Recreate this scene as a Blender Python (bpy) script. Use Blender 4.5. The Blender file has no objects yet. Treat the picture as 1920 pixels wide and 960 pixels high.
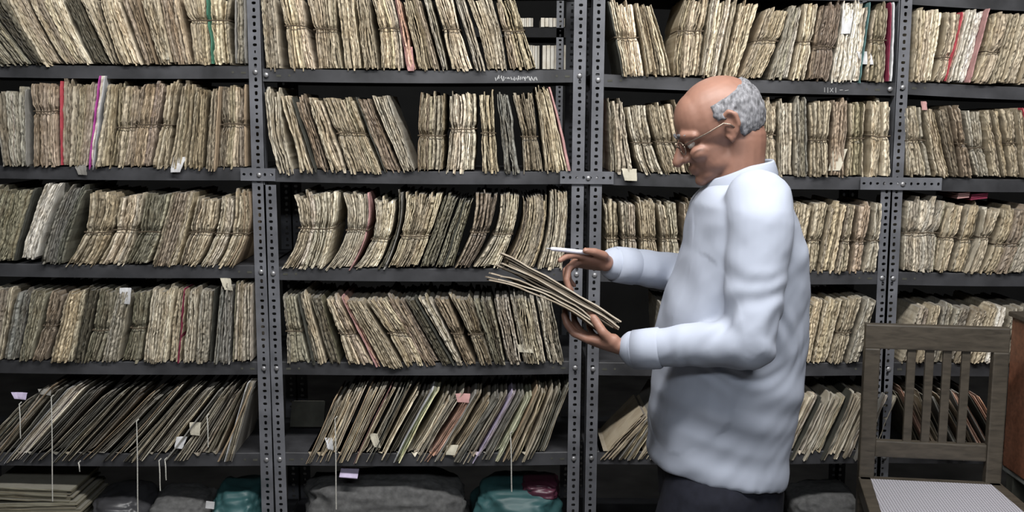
import bpy, bmesh, math, random
from mathutils import Vector, Matrix, noise

random.seed(7)
C = bpy.context.scene.collection
PI = math.pi

# ------------------------------------------------------------------ camera
F_PX = 2000.0
CZ = 1.50
PITCH, YAW, ROLL = math.radians(7.534), math.radians(0.561), math.radians(0.319)
CAM_R = Matrix.Rotation(-YAW, 3, 'Z') @ Matrix.Rotation(PI / 2 - PITCH, 3, 'X') @ Matrix.Rotation(ROLL, 3, 'Z')
CAM_P = Vector((0, 0, CZ))
D = 3.12          # front plane of the racks


def at(px, py, Y=D):
    d = CAM_R @ Vector((px - 960.0, 480.0 - py, -F_PX))
    return CAM_P + d * (Y / d.y)


# ------------------------------------------------------------------ helpers
def link(o, parent=None):
    C.objects.link(o)
    if parent is not None:
        o.parent = parent
    return o


def tag(o, label, cat, group=None):
    o['label'] = label
    o['category'] = cat
    if group:
        o['group'] = group
    return o


def thing(name, loc, label, cat, group=None, rz=0.0):
    o = bpy.data.objects.new(name, None)
    o.empty_display_size = 0.05
    link(o)
    o.location = loc
    o.rotation_euler = (0, 0, rz)
    tag(o, label, cat, group)
    return o


def part(name, bm, mat, parent=None, smooth=False, color=None, sub=None):
    me = bpy.data.meshes.new(name)
    bmesh.ops.recalc_face_normals(bm, faces=bm.faces[:])
    bm.to_mesh(me)
    bm.free()
    if smooth:
        for p in me.polygons:
            p.use_smooth = True
    o = bpy.data.objects.new(name, me)
    me.materials.append(mat)
    if color is not None:
        o.color = (*color, 1)
    link(o, parent)
    if sub:
        m = o.modifiers.new('sub', 'SUBSURF')
        m.levels = m.render_levels = sub
    return o


def box(bm, c, s, rot=None, bevel=0.0):
    g = bmesh.ops.create_cube(bm, size=1.0)
    vs = g['verts']
    if bevel:
        bmesh.ops.scale(bm, vec=s, verts=vs)
        es = list({e for v in vs for e in v.link_edges})
        r = bmesh.ops.bevel(bm, geom=es, offset=bevel, segments=2, affect='EDGES', profile=0.6)
        vs = list({v for f in r['faces'] for v in f.verts} | {v for v in vs if v.is_valid})
    else:
        bmesh.ops.scale(bm, vec=s, verts=vs)
    if rot is not None:
        bmesh.ops.rotate(bm, cent=(0, 0, 0), matrix=rot, verts=vs)
    bmesh.ops.translate(bm, vec=c, verts=vs)
    return vs


def frame_of(d):
    d = d.normalized()
    a = Vector((0, 0, 1)) if abs(d.z) < 0.9 else Vector((1, 0, 0))
    u = d.cross(a).normalized()
    return u, d.cross(u).normalized()


def tube(bm, pts, rad, n=6, caps=True):
    pts = [Vector(p) for p in pts]
    rads = rad if isinstance(rad, (list, tuple)) else [rad] * len(pts)
    rings = []
    for i, p in enumerate(pts):
        d = pts[min(i + 1, len(pts) - 1)] - pts[max(i - 1, 0)]
        u, v = frame_of(d)
        rings.append([bm.verts.new(p + (u * math.cos(2 * PI * k / n) + v * math.sin(2 * PI * k / n)) * rads[i]) for k in range(n)])
    for a, b in zip(rings, rings[1:]):
        for k in range(n):
            bm.faces.new((a[k], a[(k + 1) % n], b[(k + 1) % n], b[k]))
    if caps:
        bm.faces.new(rings[0][::-1])
        bm.faces.new(rings[-1])


def loft(bm, rings, caps=True):
    R = [[bm.verts.new(p) for p in r] for r in rings]
    n = len(R[0])
    for a, b in zip(R, R[1:]):
        for k in range(n):
            bm.faces.new((a[k], a[(k + 1) % n], b[(k + 1) % n], b[k]))
    if caps:
        bm.faces.new(R[0][::-1])
        bm.faces.new(R[-1])


def ellipsoid(bm, c, s, rot=None, seg=24, rings=14):
    g = bmesh.ops.create_uvsphere(bm, u_segments=seg, v_segments=rings, radius=1.0)
    vs = g['verts']
    bmesh.ops.scale(bm, vec=s, verts=vs)
    if rot is not None:
        bmesh.ops.rotate(bm, cent=(0, 0, 0), matrix=rot, verts=vs)
    bmesh.ops.translate(bm, vec=c, verts=vs)
    return vs


def limb(bm, pts, rads, n=14, steps=4):
    """a chain of tapering round segments, rounded at the joints and ends"""
    pts = [Vector(p) for p in pts]
    for p, r in zip(pts, rads):
        ellipsoid(bm, p, (r, r, r), seg=n, rings=max(8, n // 2))
    for (p, q), (r, s) in zip(zip(pts, pts[1:]), zip(rads, rads[1:])):
        tube(bm, [p.lerp(q, k / steps) for k in range(steps + 1)], [r + (s - r) * k / steps for k in range(steps + 1)], n=n)


def bake(o, mods):
    for typ, kw in mods:
        m = o.modifiers.new('m', typ)
        for k, v in kw.items():
            setattr(m, k, v)
    bpy.context.view_layer.update()
    dg = bpy.context.evaluated_depsgraph_get()
    me = bpy.data.meshes.new_from_object(o.evaluated_get(dg))
    o.modifiers.clear()
    o.data = me
    for p in me.polygons:
        p.use_smooth = True
    return me


# ------------------------------------------------------------------ materials
def new_mat(name):
    m = bpy.data.materials.new(name)
    m.use_nodes = True
    nt = m.node_tree
    b = nt.nodes['Principled BSDF']
    return m, nt, b


def N(nt, t, **kw):
    n = nt.nodes.new(t)
    for k, v in kw.items():
        setattr(n, k, v)
    return n


def ramp(nt, stops):
    r = N(nt, 'ShaderNodeValToRGB')
    e = r.color_ramp.elements
    while len(e) < len(stops):
        e.new(0.5)
    for el, (p, c) in zip(e, stops):
        el.position = p
        el.color = (*c, 1) if len(c) == 3 else c
    return r


def mixc(nt, mode, fac, a, b):
    m = N(nt, 'ShaderNodeMix', data_type='RGBA', blend_type=mode)
    L = nt.links
    if isinstance(fac, (int, float)):
        m.inputs[0].default_value = fac
    else:
        L.new(fac, m.inputs[0])
    for v, i in ((a, 6), (b, 7)):
        if isinstance(v, tuple):
            m.inputs[i].default_value = (*v, 1)
        else:
            L.new(v, m.inputs[i])
    return m.outputs[2]


def paper_mat(name, lo=0.55, streak=1.0, dust=0.7):
    m, nt, b = new_mat(name)
    L = nt.links
    oi = N(nt, 'ShaderNodeObjectInfo')
    ge = N(nt, 'ShaderNodeNewGeometry')
    rp = ramp(nt, [(0, (lo, lo * 0.96, lo * 0.9)), (0.25, (0.8, 0.77, 0.72)), (0.6, (0.98, 0.98, 0.97)), (0.85, (1.2, 1.19, 1.15)), (1, (0.85, 0.77, 0.68))])
    L.new(ge.outputs['Random Per Island'], rp.inputs[0])
    col = mixc(nt, 'MULTIPLY', 1.0, oi.outputs['Color'], rp.outputs[0])
    at_ = N(nt, 'ShaderNodeAttribute', attribute_name='tone')
    col = mixc(nt, 'MULTIPLY', 1.0, col, mixc(nt, 'ADD', 1.0, (1.0, 1.0, 1.0), at_.outputs['Color']))
    uv = N(nt, 'ShaderNodeUVMap')
    mp = N(nt, 'ShaderNodeMapping')
    mp.inputs['Scale'].default_value = (520, 18, 1)
    L.new(uv.outputs[0], mp.inputs[0])
    n1 = N(nt, 'ShaderNodeTexNoise')
    n1.inputs['Scale'].default_value = 1.0
    n1.inputs['Detail'].default_value = 4
    L.new(mp.outputs[0], n1.inputs['Vector'])
    r1 = ramp(nt, [(0.31, (0.30, 0.285, 0.265)), (0.45, (0.86, 0.85, 0.83)), (0.66, (1.22, 1.22, 1.20))])
    L.new(n1.outputs[0], r1.inputs[0])
    col = mixc(nt, 'MULTIPLY', 0.74 * streak, col, r1.outputs[0])
    tc = N(nt, 'ShaderNodeTexCoord')
    n2 = N(nt, 'ShaderNodeTexNoise')
    n2.inputs['Scale'].default_value = 22
    n2.inputs['Detail'].default_value = 5
    L.new(tc.outputs['Object'], n2.inputs['Vector'])
    r2 = ramp(nt, [(0.32, (0.62, 0.55, 0.46)), (0.55, (1, 1, 1))])
    L.new(n2.outputs[0], r2.inputs[0])
    col = mixc(nt, 'MULTIPLY', 0.6, col, r2.outputs[0])
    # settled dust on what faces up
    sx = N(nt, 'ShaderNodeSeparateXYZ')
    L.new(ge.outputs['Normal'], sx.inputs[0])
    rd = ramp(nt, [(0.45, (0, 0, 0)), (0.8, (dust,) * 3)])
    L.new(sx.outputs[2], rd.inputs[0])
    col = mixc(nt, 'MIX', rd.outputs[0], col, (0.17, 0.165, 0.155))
    L.new(col, b.inputs['Base Color'])
    b.inputs['Roughness'].default_value = 0.9
    b.inputs['Specular IOR Level'].default_value = 0.15
    bp = N(nt, 'ShaderNodeBump')
    bp.inputs['Strength'].default_value = 0.5
    bp.inputs['Distance'].default_value = 0.003
    L.new(n1.outputs[0], bp.inputs['Height'])
    L.new(bp.outputs[0], b.inputs['Normal'])
    return m


def plain(name, col, rough=0.7, spec=0.3, metal=0.0, nscale=30, namt=0.25, bump=0.0, stretch=(1, 1, 1)):
    m, nt, b = new_mat(name)
    L = nt.links
    tc = N(nt, 'ShaderNodeTexCoord')
    mp = N(nt, 'ShaderNodeMapping')
    mp.inputs['Scale'].default_value = stretch
    L.new(tc.outputs['Object'], mp.inputs[0])
    n = N(nt, 'ShaderNodeTexNoise')
    n.inputs['Scale'].default_value = nscale
    n.inputs['Detail'].default_value = 5
    L.new(mp.outputs[0], n.inputs['Vector'])
    r = ramp(nt, [(0.3, (1 - namt,) * 3), (0.7, (1 + namt * 0.5,) * 3)])
    L.new(n.outputs[0], r.inputs[0])
    L.new(mixc(nt, 'MULTIPLY', 1.0, col, r.outputs[0]), b.inputs['Base Color'])
    b.inputs['Roughness'].default_value = rough
    b.inputs['Specular IOR Level'].default_value = spec
    b.inputs['Metallic'].default_value = metal
    if bump:
        bp = N(nt, 'ShaderNodeBump')
        bp.inputs['Strength'].default_value = bump
        bp.inputs['Distance'].default_value = 0.004
        L.new(n.outputs[0], bp.inputs['Height'])
        L.new(bp.outputs[0], b.inputs['Normal'])
    return m


M_PAPER = paper_mat('aged_paper')
M_FILE = paper_mat('file_card', lo=0.4, streak=0.7, dust=0.55)
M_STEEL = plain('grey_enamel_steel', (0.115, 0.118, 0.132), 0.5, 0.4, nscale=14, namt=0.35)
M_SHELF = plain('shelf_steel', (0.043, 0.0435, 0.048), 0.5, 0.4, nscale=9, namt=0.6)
M_FARSHELF = plain('shaded_shelf_steel', (0.012, 0.012, 0.013), 0.7, 0.2)  # shelf steel darkened: the far rack's shade is put into the colour
M_BOLT = plain('bolt_metal', (0.3, 0.3, 0.31), 0.4, 0.5, metal=0.6)
M_STRING = plain('dark_string', (0.09, 0.07, 0.05), 0.9, 0.1, nscale=200)
M_WSTRING = plain('white_string', (0.5, 0.49, 0.45), 0.9, 0.1, nscale=200)
M_SLIP = plain('slip_paper', (0.46, 0.43, 0.35), 0.9, 0.1)
M_CHALK = plain('chalk', (0.4, 0.4, 0.4), 0.9, 0.1)
COV = {
    'pink': plain('pink_card', (0.42, 0.24, 0.23), 0.8, 0.2),
    'red': plain('red_card', (0.45, 0.07, 0.09), 0.8, 0.2),
    'magenta': plain('magenta_card', (0.55, 0.10, 0.42), 0.7, 0.2),
    'maroon': plain('maroon_card', (0.20, 0.03, 0.06), 0.7, 0.2),
    'teal': plain('teal_card', (0.10, 0.19, 0.19), 0.7, 0.2),
    'green': plain('green_card', (0.05, 0.15, 0.10), 0.7, 0.2),
    'white': plain('white_card', (0.52, 0.52, 0.53), 0.8, 0.2),
    'lilac': plain('lilac_card', (0.5, 0.44, 0.6), 0.8, 0.2),
    'dark': plain('dark_card', (0.06, 0.06, 0.05), 0.8, 0.2),
    'tan': plain('tan_card', (0.33, 0.25, 0.17), 0.85, 0.2, nscale=12, stretch=(1, 1, .3)),
    'grey': plain('grey_card', (0.24, 0.23, 0.21), 0.85, 0.2, nscale=12),
}
COL = {
    'tan': (0.44, 0.39, 0.305), 'cream': (0.54, 0.485, 0.385), 'grey': (0.37, 0.35, 0.305), 'olive': (0.25, 0.24, 0.19),
    'brown': (0.33, 0.275, 0.22), 'white': (0.72, 0.70, 0.65), 'dark': (0.12, 0.112, 0.09), 'pale': (0.49, 0.455, 0.385),
    'slate': (0.22, 0.22, 0.205), 'mint': (0.5, 0.54, 0.42), 'rose': (0.5, 0.33, 0.27), 'lilac': (0.5, 0.46, 0.55),
}

# ------------------------------------------------------------------ racks
BAYS = ['far left bay', 'left middle bay', 'bay behind the man', 'far right bay']
# lip bottom edge (left x, y, right x, y) of every shelf, then lip height in px
SHELF = {
    (0, 0): (0, -38, 460, -33), (1, 0): (500, -30, 1070, -26), (2, 0): (1135, -14, 1680, 2), (3, 0): (1711, 7, 1900, 17),
    (0, 1): (0, 143, 460, 147), (1, 1): (500, 152.5, 1070, 154), (2, 1): (1135, 162, 1680, 179), (3, 1): (1707, 176, 1900, 184),
    (0, 2): (0, 333, 460, 338), (1, 2): (500, 340.5, 1070, 345), (2, 2): (1135, 346, 1680, 356), (3, 2): (1700, 356.5, 1900, 358),
    (0, 3): (0, 517, 460, 521.5), (1, 3): (520, 525, 1070, 526.5), (2, 3): (1130, 528, 1655, 533), (3, 3): (1690, 534, 1900, 535),
    (0, 4): (0, 698.5, 480, 703), (1, 4): (530, 702.5, 1070, 701.5), (2, 4): (1120, 704, 1645, 704), (3, 4): (1680, 704, 1900, 704),
    (0, 5): (0, 872, 480, 874), (1, 5): (540, 873, 1070, 872), (2, 5): (1115, 871, 1640, 869), (3, 5): (1675, 869, 1900, 868),
    (0, 6): (0, 1042, 480, 1044), (1, 6): (540, 1043, 1070, 1042), (2, 6): (1115, 1041, 1640, 1039), (3, 6): (1675, 1039, 1900, 1038),
}
LIP = 24.0
SPAN = {0: (-150, 463), 1: (492, 1076), 2: (1134, 1686), 3: (1710, 2080)}
DEPTH = 0.36


def lip_z(bay, row, px):
    x0, y0, x1, y1 = SHELF[(bay, row)]
    y = y0 + (y1 - y0) * (px - x0) / (x1 - x0)
    return at(px, y).z, at(px, y - LIP).z


# posts: (top px, bottom px) of the left edge; width px; which side the return flange sits
def post_line(xa, ya, xb, yb):
    a, b = at(xa, ya), at(xb, yb)
    return lambda z: a.x + (b.x - a.x) * (z - a.z) / (b.z - a.z)


def slotted_post(parent, f, w, z0, z1, Y, side, name='post', base=Vector()):
    """a slotted angle: perforated front flange (holes are cut through) and a plain return flange"""
    bm = bmesh.new()
    pitch = 0.0196
    n = int((z1 - z0) / pitch)
    th = 0.0022
    for layer in (0, 1):
        y = Y + layer * th
        prev = None
        for i in range(n):
            za, zb = z0 + i * pitch, z0 + (i + 1) * pitch
            zm = (za + zb) / 2
            xa, xb, xm = f(za), f(zb), f(zm)
            ha, hb = (0.0042, 0.0062) if i % 2 else (0.0062, 0.0042)
            if i % 9 == 4:
                ha, hb = ha * 0.6, hb * 0.7
            cx = xm + w / 2
            if prev is None:
                prev = [bm.verts.new((xa + w * k / 2, y, za)) for k in range(3)]
            top = [bm.verts.new((xb + w * k / 2, y, zb)) for k in range(3)]
            ml, mr = bm.verts.new((xm, y, zm)), bm.verts.new((xm + w, y, zm))
            outer = [prev[0], prev[1], prev[2], mr, top[2], top[1], top[0], ml]
            ang = [-0.75, -0.5, -0.25, 0, 0.25, 0.5, 0.75, 1.0]
            inner = [bm.verts.new((cx + ha * math.cos(a * PI) * (1.0 if k % 2 else 1.15), y, zm + hb * math.sin(a * PI) * (1.0 if k % 2 else 1.15))) for k, a in enumerate(ang)]
            for k in range(8):
                bm.faces.new((outer[k], outer[(k + 1) % 8], inner[(k + 1) % 8], inner[k]))
            prev = top
    # return flange
    zs = [z0, z1]
    ring = []
    for z in zs:
        x = f(z) + (w if side > 0 else 0)
        ring.append([bm.verts.new((x + dx, yy, z)) for dx, yy in ((-0.0022 * (side > 0), Y), (0.0022 * (side < 0), Y), (0.0022 * (side < 0), Y + 0.038), (-0.0022 * (side > 0), Y + 0.038))])
    a, b = ring
    for k in range(4):
        bm.faces.new((a[k], a[(k + 1) % 4], b[(k + 1) % 4], b[k]))
    bmesh.ops.translate(bm, verts=bm.verts[:], vec=-base)
    return part(name, bm, M_STEEL, parent)


PX = {  # bay: (left post line, right post line); each (x top, y top, x bottom, y bottom, width px)
    'A': (462.5, 0, 490.5, 950, 25), 'B': (489.5, 230, 515.5, 950, 23.5), 'C': (1077, 0, 1063, 950, 24.5), 'D': (1111, 0, 1095, 950, 23.5),
    'E': (1667, 0, 1637, 720, 21.5), 'F': (1688, 0, 1652, 720, 22.5), 'Z': (-170, 0, -135, 950, 25), 'Y': (2085, 0, 2035, 950, 24),
}
BAYPOST = {0: ('Z', 'A'), 1: ('B', 'C'), 2: ('D', 'E'), 3: ('F', 'Y')}
RACK_LABEL = ['grey slotted steel rack at the far left, its right post beside its neighbour',
              'grey slotted steel rack left of the walking man, full of leaning bundles',
              'grey slotted steel rack directly behind the walking man',
              'grey slotted steel rack behind the wooden chair at the far right']
for b in range(4):
    l, r = BAYPOST[b]
    base = Vector((at((SPAN[b][0] + SPAN[b][1]) / 2, 480).x, D + 0.2, 0))
    rk = thing('steel_rack', base, RACK_LABEL[b], 'shelving rack', 'slotted steel racks in a row')
    for key, side in ((l, -1), (r, 1)):
        xa, ya, xb, yb, wpx = PX[key]
        f = post_line(xa, ya, xb, yb)
        w = wpx * D / F_PX
        dy = 0.0
        if key in 'E':
            dy = 0.0
        if key in 'BE':
            ztop = at(xa, 336 if key == 'B' else 350).z
            slotted_post(rk, f, w, 0.0, ztop, D, side, base=base)
            bm = bmesh.new()
            off = 0.004 if key == 'B' else w - 0.004
            loft(bm, [[Vector((f(z) + off + dx, y, z)) - base for dx, y in ((0, D + .001), (.0022, D + .001), (.0022, D + .04), (0, D + .04))] for z in (ztop, 2.15)])
            part('turned_post', bm, M_STEEL, rk)
        else:
            slotted_post(rk, f, w, 0.0, 2.15, D + dy, side, base=base)
        # rear post mirrors the front one: flange at the back
        slotted_post(rk, f, w, 0.0, 2.15, D + DEPTH + 0.03, side, base=base)
    for row in range(7):
        x0, x1 = SPAN[b]
        za0, za1 = lip_z(b, row, x0)
        zb0, zb1 = lip_z(b, row, x1)
        # run the shelf from post to post
        fl = post_line(*PX[l][:4])
        fr = post_line(*PX[r][:4])
        XA, XB = fl(za1) + 0.003, fr(zb1) + PX[r][4] * D / F_PX - 0.003
        if row in (0, 1, 2) and b == 1:
            XA = fl(za1) + 0.003
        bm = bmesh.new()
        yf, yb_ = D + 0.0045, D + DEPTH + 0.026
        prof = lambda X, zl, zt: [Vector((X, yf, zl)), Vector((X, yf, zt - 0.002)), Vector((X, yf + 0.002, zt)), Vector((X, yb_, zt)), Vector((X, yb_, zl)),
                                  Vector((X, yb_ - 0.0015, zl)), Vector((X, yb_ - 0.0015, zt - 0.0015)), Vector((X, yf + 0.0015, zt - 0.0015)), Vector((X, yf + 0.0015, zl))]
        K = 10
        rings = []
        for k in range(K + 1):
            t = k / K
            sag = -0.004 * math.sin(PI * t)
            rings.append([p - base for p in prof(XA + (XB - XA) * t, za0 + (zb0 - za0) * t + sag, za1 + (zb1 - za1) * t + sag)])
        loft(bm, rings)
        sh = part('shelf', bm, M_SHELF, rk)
        # bolt heads and the punched slots at the lip ends
        for X, sgn, zl, zt in ((XA, 1, za0, za1), (XB, -1, zb0, zb1)):
            zc = (zl + zt) / 2
            bm = bmesh.new()
            ellipsoid(bm, Vector((X + sgn * 0.017, D - 0.002, zc)) - base, (0.0075, 0.004, 0.0075), seg=12, rings=8)
            part('bolt', bm, M_BOLT, rk, smooth=True)
            if row in (1, 3, 4, 5):
                bm = bmesh.new()
                box(bm, Vector((X + sgn * 0.052, yf - 0.0002, zc - 0.002)) - base, (0.014, 0.0012, 0.006))
                part('lip_slot', bm, COV['dark'], sh)
                bm = bmesh.new()
                tube(bm, [Vector((X + sgn * 0.083, yf - 0.0008, zc - 0.001)) - base, Vector((X + sgn * 0.083, yf + 0.0004, zc - 0.001)) - base], 0.0035, n=10)
                part('lip_hole', bm, COV['dark'], sh)
        if (b, row) in ((1, 1), (2, 1)):
            bm = bmesh.new()
            rr = random.Random(b)
            if b == 1:
                for k in range(26):
                    p = at(930 + k * 3.1 + rr.uniform(-1, 1), 147 + rr.uniform(-3, 2))
                    box(bm, Vector((p.x, yf - 0.0004, p.z)) - base, (0.0025, 0.0005, rr.uniform(0.003, 0.012)), Matrix.Rotation(rr.uniform(-.5, .5), 3, 'Y'))
            else:
                for (x0_, y0_, x1_, y1_) in ((1547, 163, 1547, 172), (1553, 163, 1553, 173), (1557, 164, 1563, 172), (1563, 164, 1557, 172), (1568, 163, 1568, 173), (1575, 168, 1581, 168), (1585, 169, 1592, 168)):
                    p, q = at(x0_, y0_ + 1), at(x1_, y1_ + 1)
                    p.y = q.y = yf - 0.0004
                    tube(bm, [p - base, q - base], 0.0009, n=4)
            part('chalk_mark', bm, M_CHALK, sh)

# perforated tie bars bolted across neighbouring posts (third shelf level)
for (x0, x1, y0, y1, lab) in ((452, 517, 326.5, 327.5, 'perforated steel tie bar bolted across the two posts at the left'),
                              (1050, 1150, 332.5, 333.5, 'perforated steel tie bar bolted across the two posts beside the man'),
                              (1612, 1764, 343.5, 345, 'longest perforated steel tie bar, bolted across the posts above the chair')):
    a, c = at(x0, y0), at(x1, y1)
    base = Vector(((a.x + c.x) / 2, D - 0.004, (a.z + c.z) / 2))
    t = thing('tie_bar', base, lab, 'steel bar', 'perforated tie bars across the posts')
    bm = bmesh.new()
    n = int((c.x - a.x) / 0.0185)
    pw = (c.x - a.x) / n
    h = 0.0365
    for layer in (0, 1):
        prev = None
        y = -0.0035 + layer * 0.0025
        for i in range(n):
            xs = [a.x - base.x + pw * (i + k / 2) for k in range(3)]
            zs = [(c.z - a.z) * ((x + base.x - a.x) / (c.x - a.x)) + a.z - base.z for x in xs]
            if prev is None:
                prev = [bm.verts.new((xs[0], y, zs[0] + h * (k - 1) / 2)) for k in range(3)]
            nxt = [bm.verts.new((xs[2], y, zs[2] + h * (k - 1) / 2)) for k in range(3)]
            bo, to = bm.verts.new((xs[1], y, zs[1] - h / 2)), bm.verts.new((xs[1], y, zs[1] + h / 2))
            outer = [prev[0], bo, nxt[0], nxt[1], nxt[2], to, prev[2], prev[1]]
            ang = [-0.75, -0.5, -0.25, 0, 0.25, 0.5, 0.75, 1.0]
            s = (0.004, 0.005) if i % 2 else (0.0048, 0.0038)
            inner = [bm.verts.new((xs[1] + s[0] * math.cos(q * PI), y, zs[1] + s[1] * math.sin(q * PI))) for q in ang]
            for k in range(8):
                bm.faces.new((outer[k], outer[(k + 1) % 8], inner[(k + 1) % 8], inner[k]))
            prev = nxt
    part('bar', bm, M_STEEL, t)
    bm = bmesh.new()
    ellipsoid(bm, (0.004, -0.006, -0.001), (0.007, 0.004, 0.007), seg=12, rings=8)
    part('bolt', bm, M_BOLT, t, smooth=True)

# ------------------------------------------------------------------ paper stacks


def curve3(b, m, t_m, t):
    pass


class Stack:
    """left and right edges in the rack plane, through bottom / middle / top"""

    def __init__(s, bl, br, ml, mr, tl, tr, tm, dst=0.0):
        s.pts = (bl, br, ml, mr, tl, tr)
        s.tm = tm

    @staticmethod
    def q(b, m, t, tm, u):
        # quadratic through b at 0, m at tm, t at 1
        l0 = (u - tm) * (u - 1) / (tm)
        l1 = u * (u - 1) / (tm * (tm - 1))
        l2 = u * (u - tm) / (1 - tm)
        return b * l0 + m * l1 + t * l2

    def L(s, u):
        return s.q(s.pts[0], s.pts[2], s.pts[4], s.tm, u)

    def R(s, u):
        return s.q(s.pts[1], s.pts[3], s.pts[5], s.tm, u)


def leaves(bm, uvl, st, cuts, seed, y0, depth, zmin, nt=18, wob=0.004, rec=0.009, ragtop=0.05, tie=None, pinch=0.0, base=Vector(), ymid=None, deep=0.1, rough=1.0):
    """the sheets of a stack: every (s0, s1) in cuts is one slab with a ragged fore-edge"""
    rnd = random.Random(seed)
    sd = seed * 7.31
    tone = bm.verts.layers.float_color.get('tone') or bm.verts.layers.float_color.new('tone')
    ptone, prec, ptop = Vector((0, 0, 0)), 0.0, 0.0
    for (s0, s1) in cuts:
        r = rnd.random()
        rc = rnd.uniform(0, rec)
        if r < deep:
            rc += rnd.uniform(0.008, 0.022)
        if rnd.random() < 0.24:
            v_ = rnd.choice((-.38, -.2, -.1, 0, .05, .12, .2, .28))
            ptone = Vector((v_ + rnd.uniform(-.02, .04), v_, v_ + rnd.uniform(-.07, .05)))
            prec = rnd.uniform(0, rec * 1.3) * rough
            ptop = rnd.uniform(-0.03, 0.012) * rough
        rc += prec
        tb = rnd.uniform(-0.028, 0.02) if nt > 12 else rnd.uniform(-0.008, 0.012)
        tt = 1 - abs(rnd.gauss(0, ragtop)) if r > 0.06 else 1 - ragtop * 2.5
        tt = max(0.8, tt) + (ptop if ragtop > 0 else 0)
        if rnd.random() < 0.08 and ragtop > 0:
            tt = 1 + rnd.uniform(0.01, 0.05)
        hf = rnd.uniform(0.5, 1.6)
        uo = rnd.uniform(0, 10)
        ph = rnd.uniform(0, 50)
        rings = []
        wid = abs((st.R(.5) - st.L(.5)).x) * (s1 - s0)
        for k in range(nt + 1):
            u = tb + (tt - tb) * k / nt
            l, rr = st.L(u), st.R(u)
            p0, p1 = l.lerp(rr, s0), l.lerp(rr, s1)
            sm = (s0 + s1) / 2
            edge = min(1.0, 6 * sm, 6 * (1 - sm)) * 0.8 + 0.2
            w = wob * noise.noise(Vector((sm * 4 + sd, u * 3.2, sd))) * edge + 0.30 * wob * noise.noise(Vector((sm * 19 + sd, u * 9, ph))) + 0.0010 * rough * hf * noise.noise(Vector((sm * 30, u * 24, ph)))
            fy = y0 + rc + 0.003 * noise.noise(Vector((ph, u * 7, sd))) + 0.0034 * rough * hf * noise.noise(Vector((ph, u * 22, 3.3)))
            # corners of the fore-edge curl back at head and tail
            fy += 0.010 * max(0, (u - 0.9) / 0.1) ** 2 * rnd.random() + 0.006 * max(0, (0.07 - u) / 0.07) * rnd.random()
            g = 0.0
            if tie is not None:
                g = math.exp(-((u - tie) / 0.05) ** 2)
                fy += g * pinch + 0.001
            j0, j1 = 0.0022 * rough * rnd.uniform(-1, 1), 0.0022 * rough * rnd.uniform(-1, 1)
            x0, x1 = p0.x + w, p1.x + w
            if tie is not None:
                # sheets crowd together under the string
                cx = (l.x + rr.x) / 2
                x0 += (cx - x0) * 0.11 * g
                x1 += (cx - x1) * 0.11 * g
            gap = min(0.06 * (x1 - x0), 0.0004)
            x0 += gap
            x1 -= gap
            zf0, zf1 = p0.z, p1.z
            ym = max(D + 0.001, fy + 0.004) if ymid is None else max(ymid, fy + 0.004)
            zb0, zb1 = max(zf0, zmin), max(zf1, zmin)
            if fy > D:
                zf0, zf1 = zb0, zb1
            th = (x1 - x0) * 0.18
            sl_ = (st.L(.3).x - st.L(0).x) / (st.L(.3).z - st.L(0).z)
            sh0, sh1 = (zb0 - zf0) * sl_, (zb1 - zf1) * sl_
            ring = [(x0 + th, fy + j0, zf0), (x1 - th, fy + j1, zf1), (x1 + sh1, ym, zb1), (x1 + sh1, y0 + depth, zb1), (x0 + sh0, y0 + depth, zb0), (x0 + sh0, ym, zb0)]
            vs_ = [bm.verts.new(Vector(q) - base) for q in ring]
            for v_ in vs_:
                v_[tone] = (*ptone, 0)
            rings.append((vs_, u))
        us = [uo, uo + wid * 0.6, uo + wid * 1.0, uo + wid + 0.25, uo + wid * 2 + 0.25, uo - 0.02, uo]
        for (a, ua), (b, ub) in zip(rings, rings[1:]):
            for k in range(6):
                f = bm.faces.new((a[k], a[(k + 1) % 6], b[(k + 1) % 6], b[k]))
                vals = ((us[k], ua), (us[k + 1], ua), (us[k + 1], ub), (us[k], ub))
                for lp, v in zip(f.loops, vals):
                    lp[uvl].uv = (v[0], v[1] * 0.25)
        for ringv in (rings[0][0][::-1], rings[-1][0]):
            for idx in ((0, 1, 2, 5), (5, 2, 3, 4)):
                f = bm.faces.new([ringv[i] for i in idx])
                for lp in f.loops:
                    lp[uvl].uv = (uo, 0.0)


def make_cuts(n, seed):
    rnd = random.Random(seed + 99)
    w = [rnd.choice((0.5, 0.7, 0.9, 1.0, 1.4, 2.2)) for _ in range(n)]
    t = sum(w)
    out, a = [], 0
    for x in w:
        out.append((a / t, (a + x) / t))
        a += x
    return out


ORD = ['', 'first', 'second', 'third', 'fourth', 'fifth', 'sixth', 'seventh', 'eighth', 'ninth', 'tenth', 'eleventh', 'twelfth', 'thirteenth', 'fourteenth',
       'fifteenth', 'sixteenth', 'seventeenth', 'eighteenth', 'nineteenth']


def ordinal(n):
    if n < 20:
        return ORD[n]
    tens = {2: 'twent', 3: 'thirt', 4: 'fort'}[n // 10]
    return tens + ('ieth' if n % 10 == 0 else 'y-' + ORD[n % 10])


ROWS = ['', 'top', 'second', 'third', 'fourth', 'fifth', 'bottom']
seedc = [100]


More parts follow.
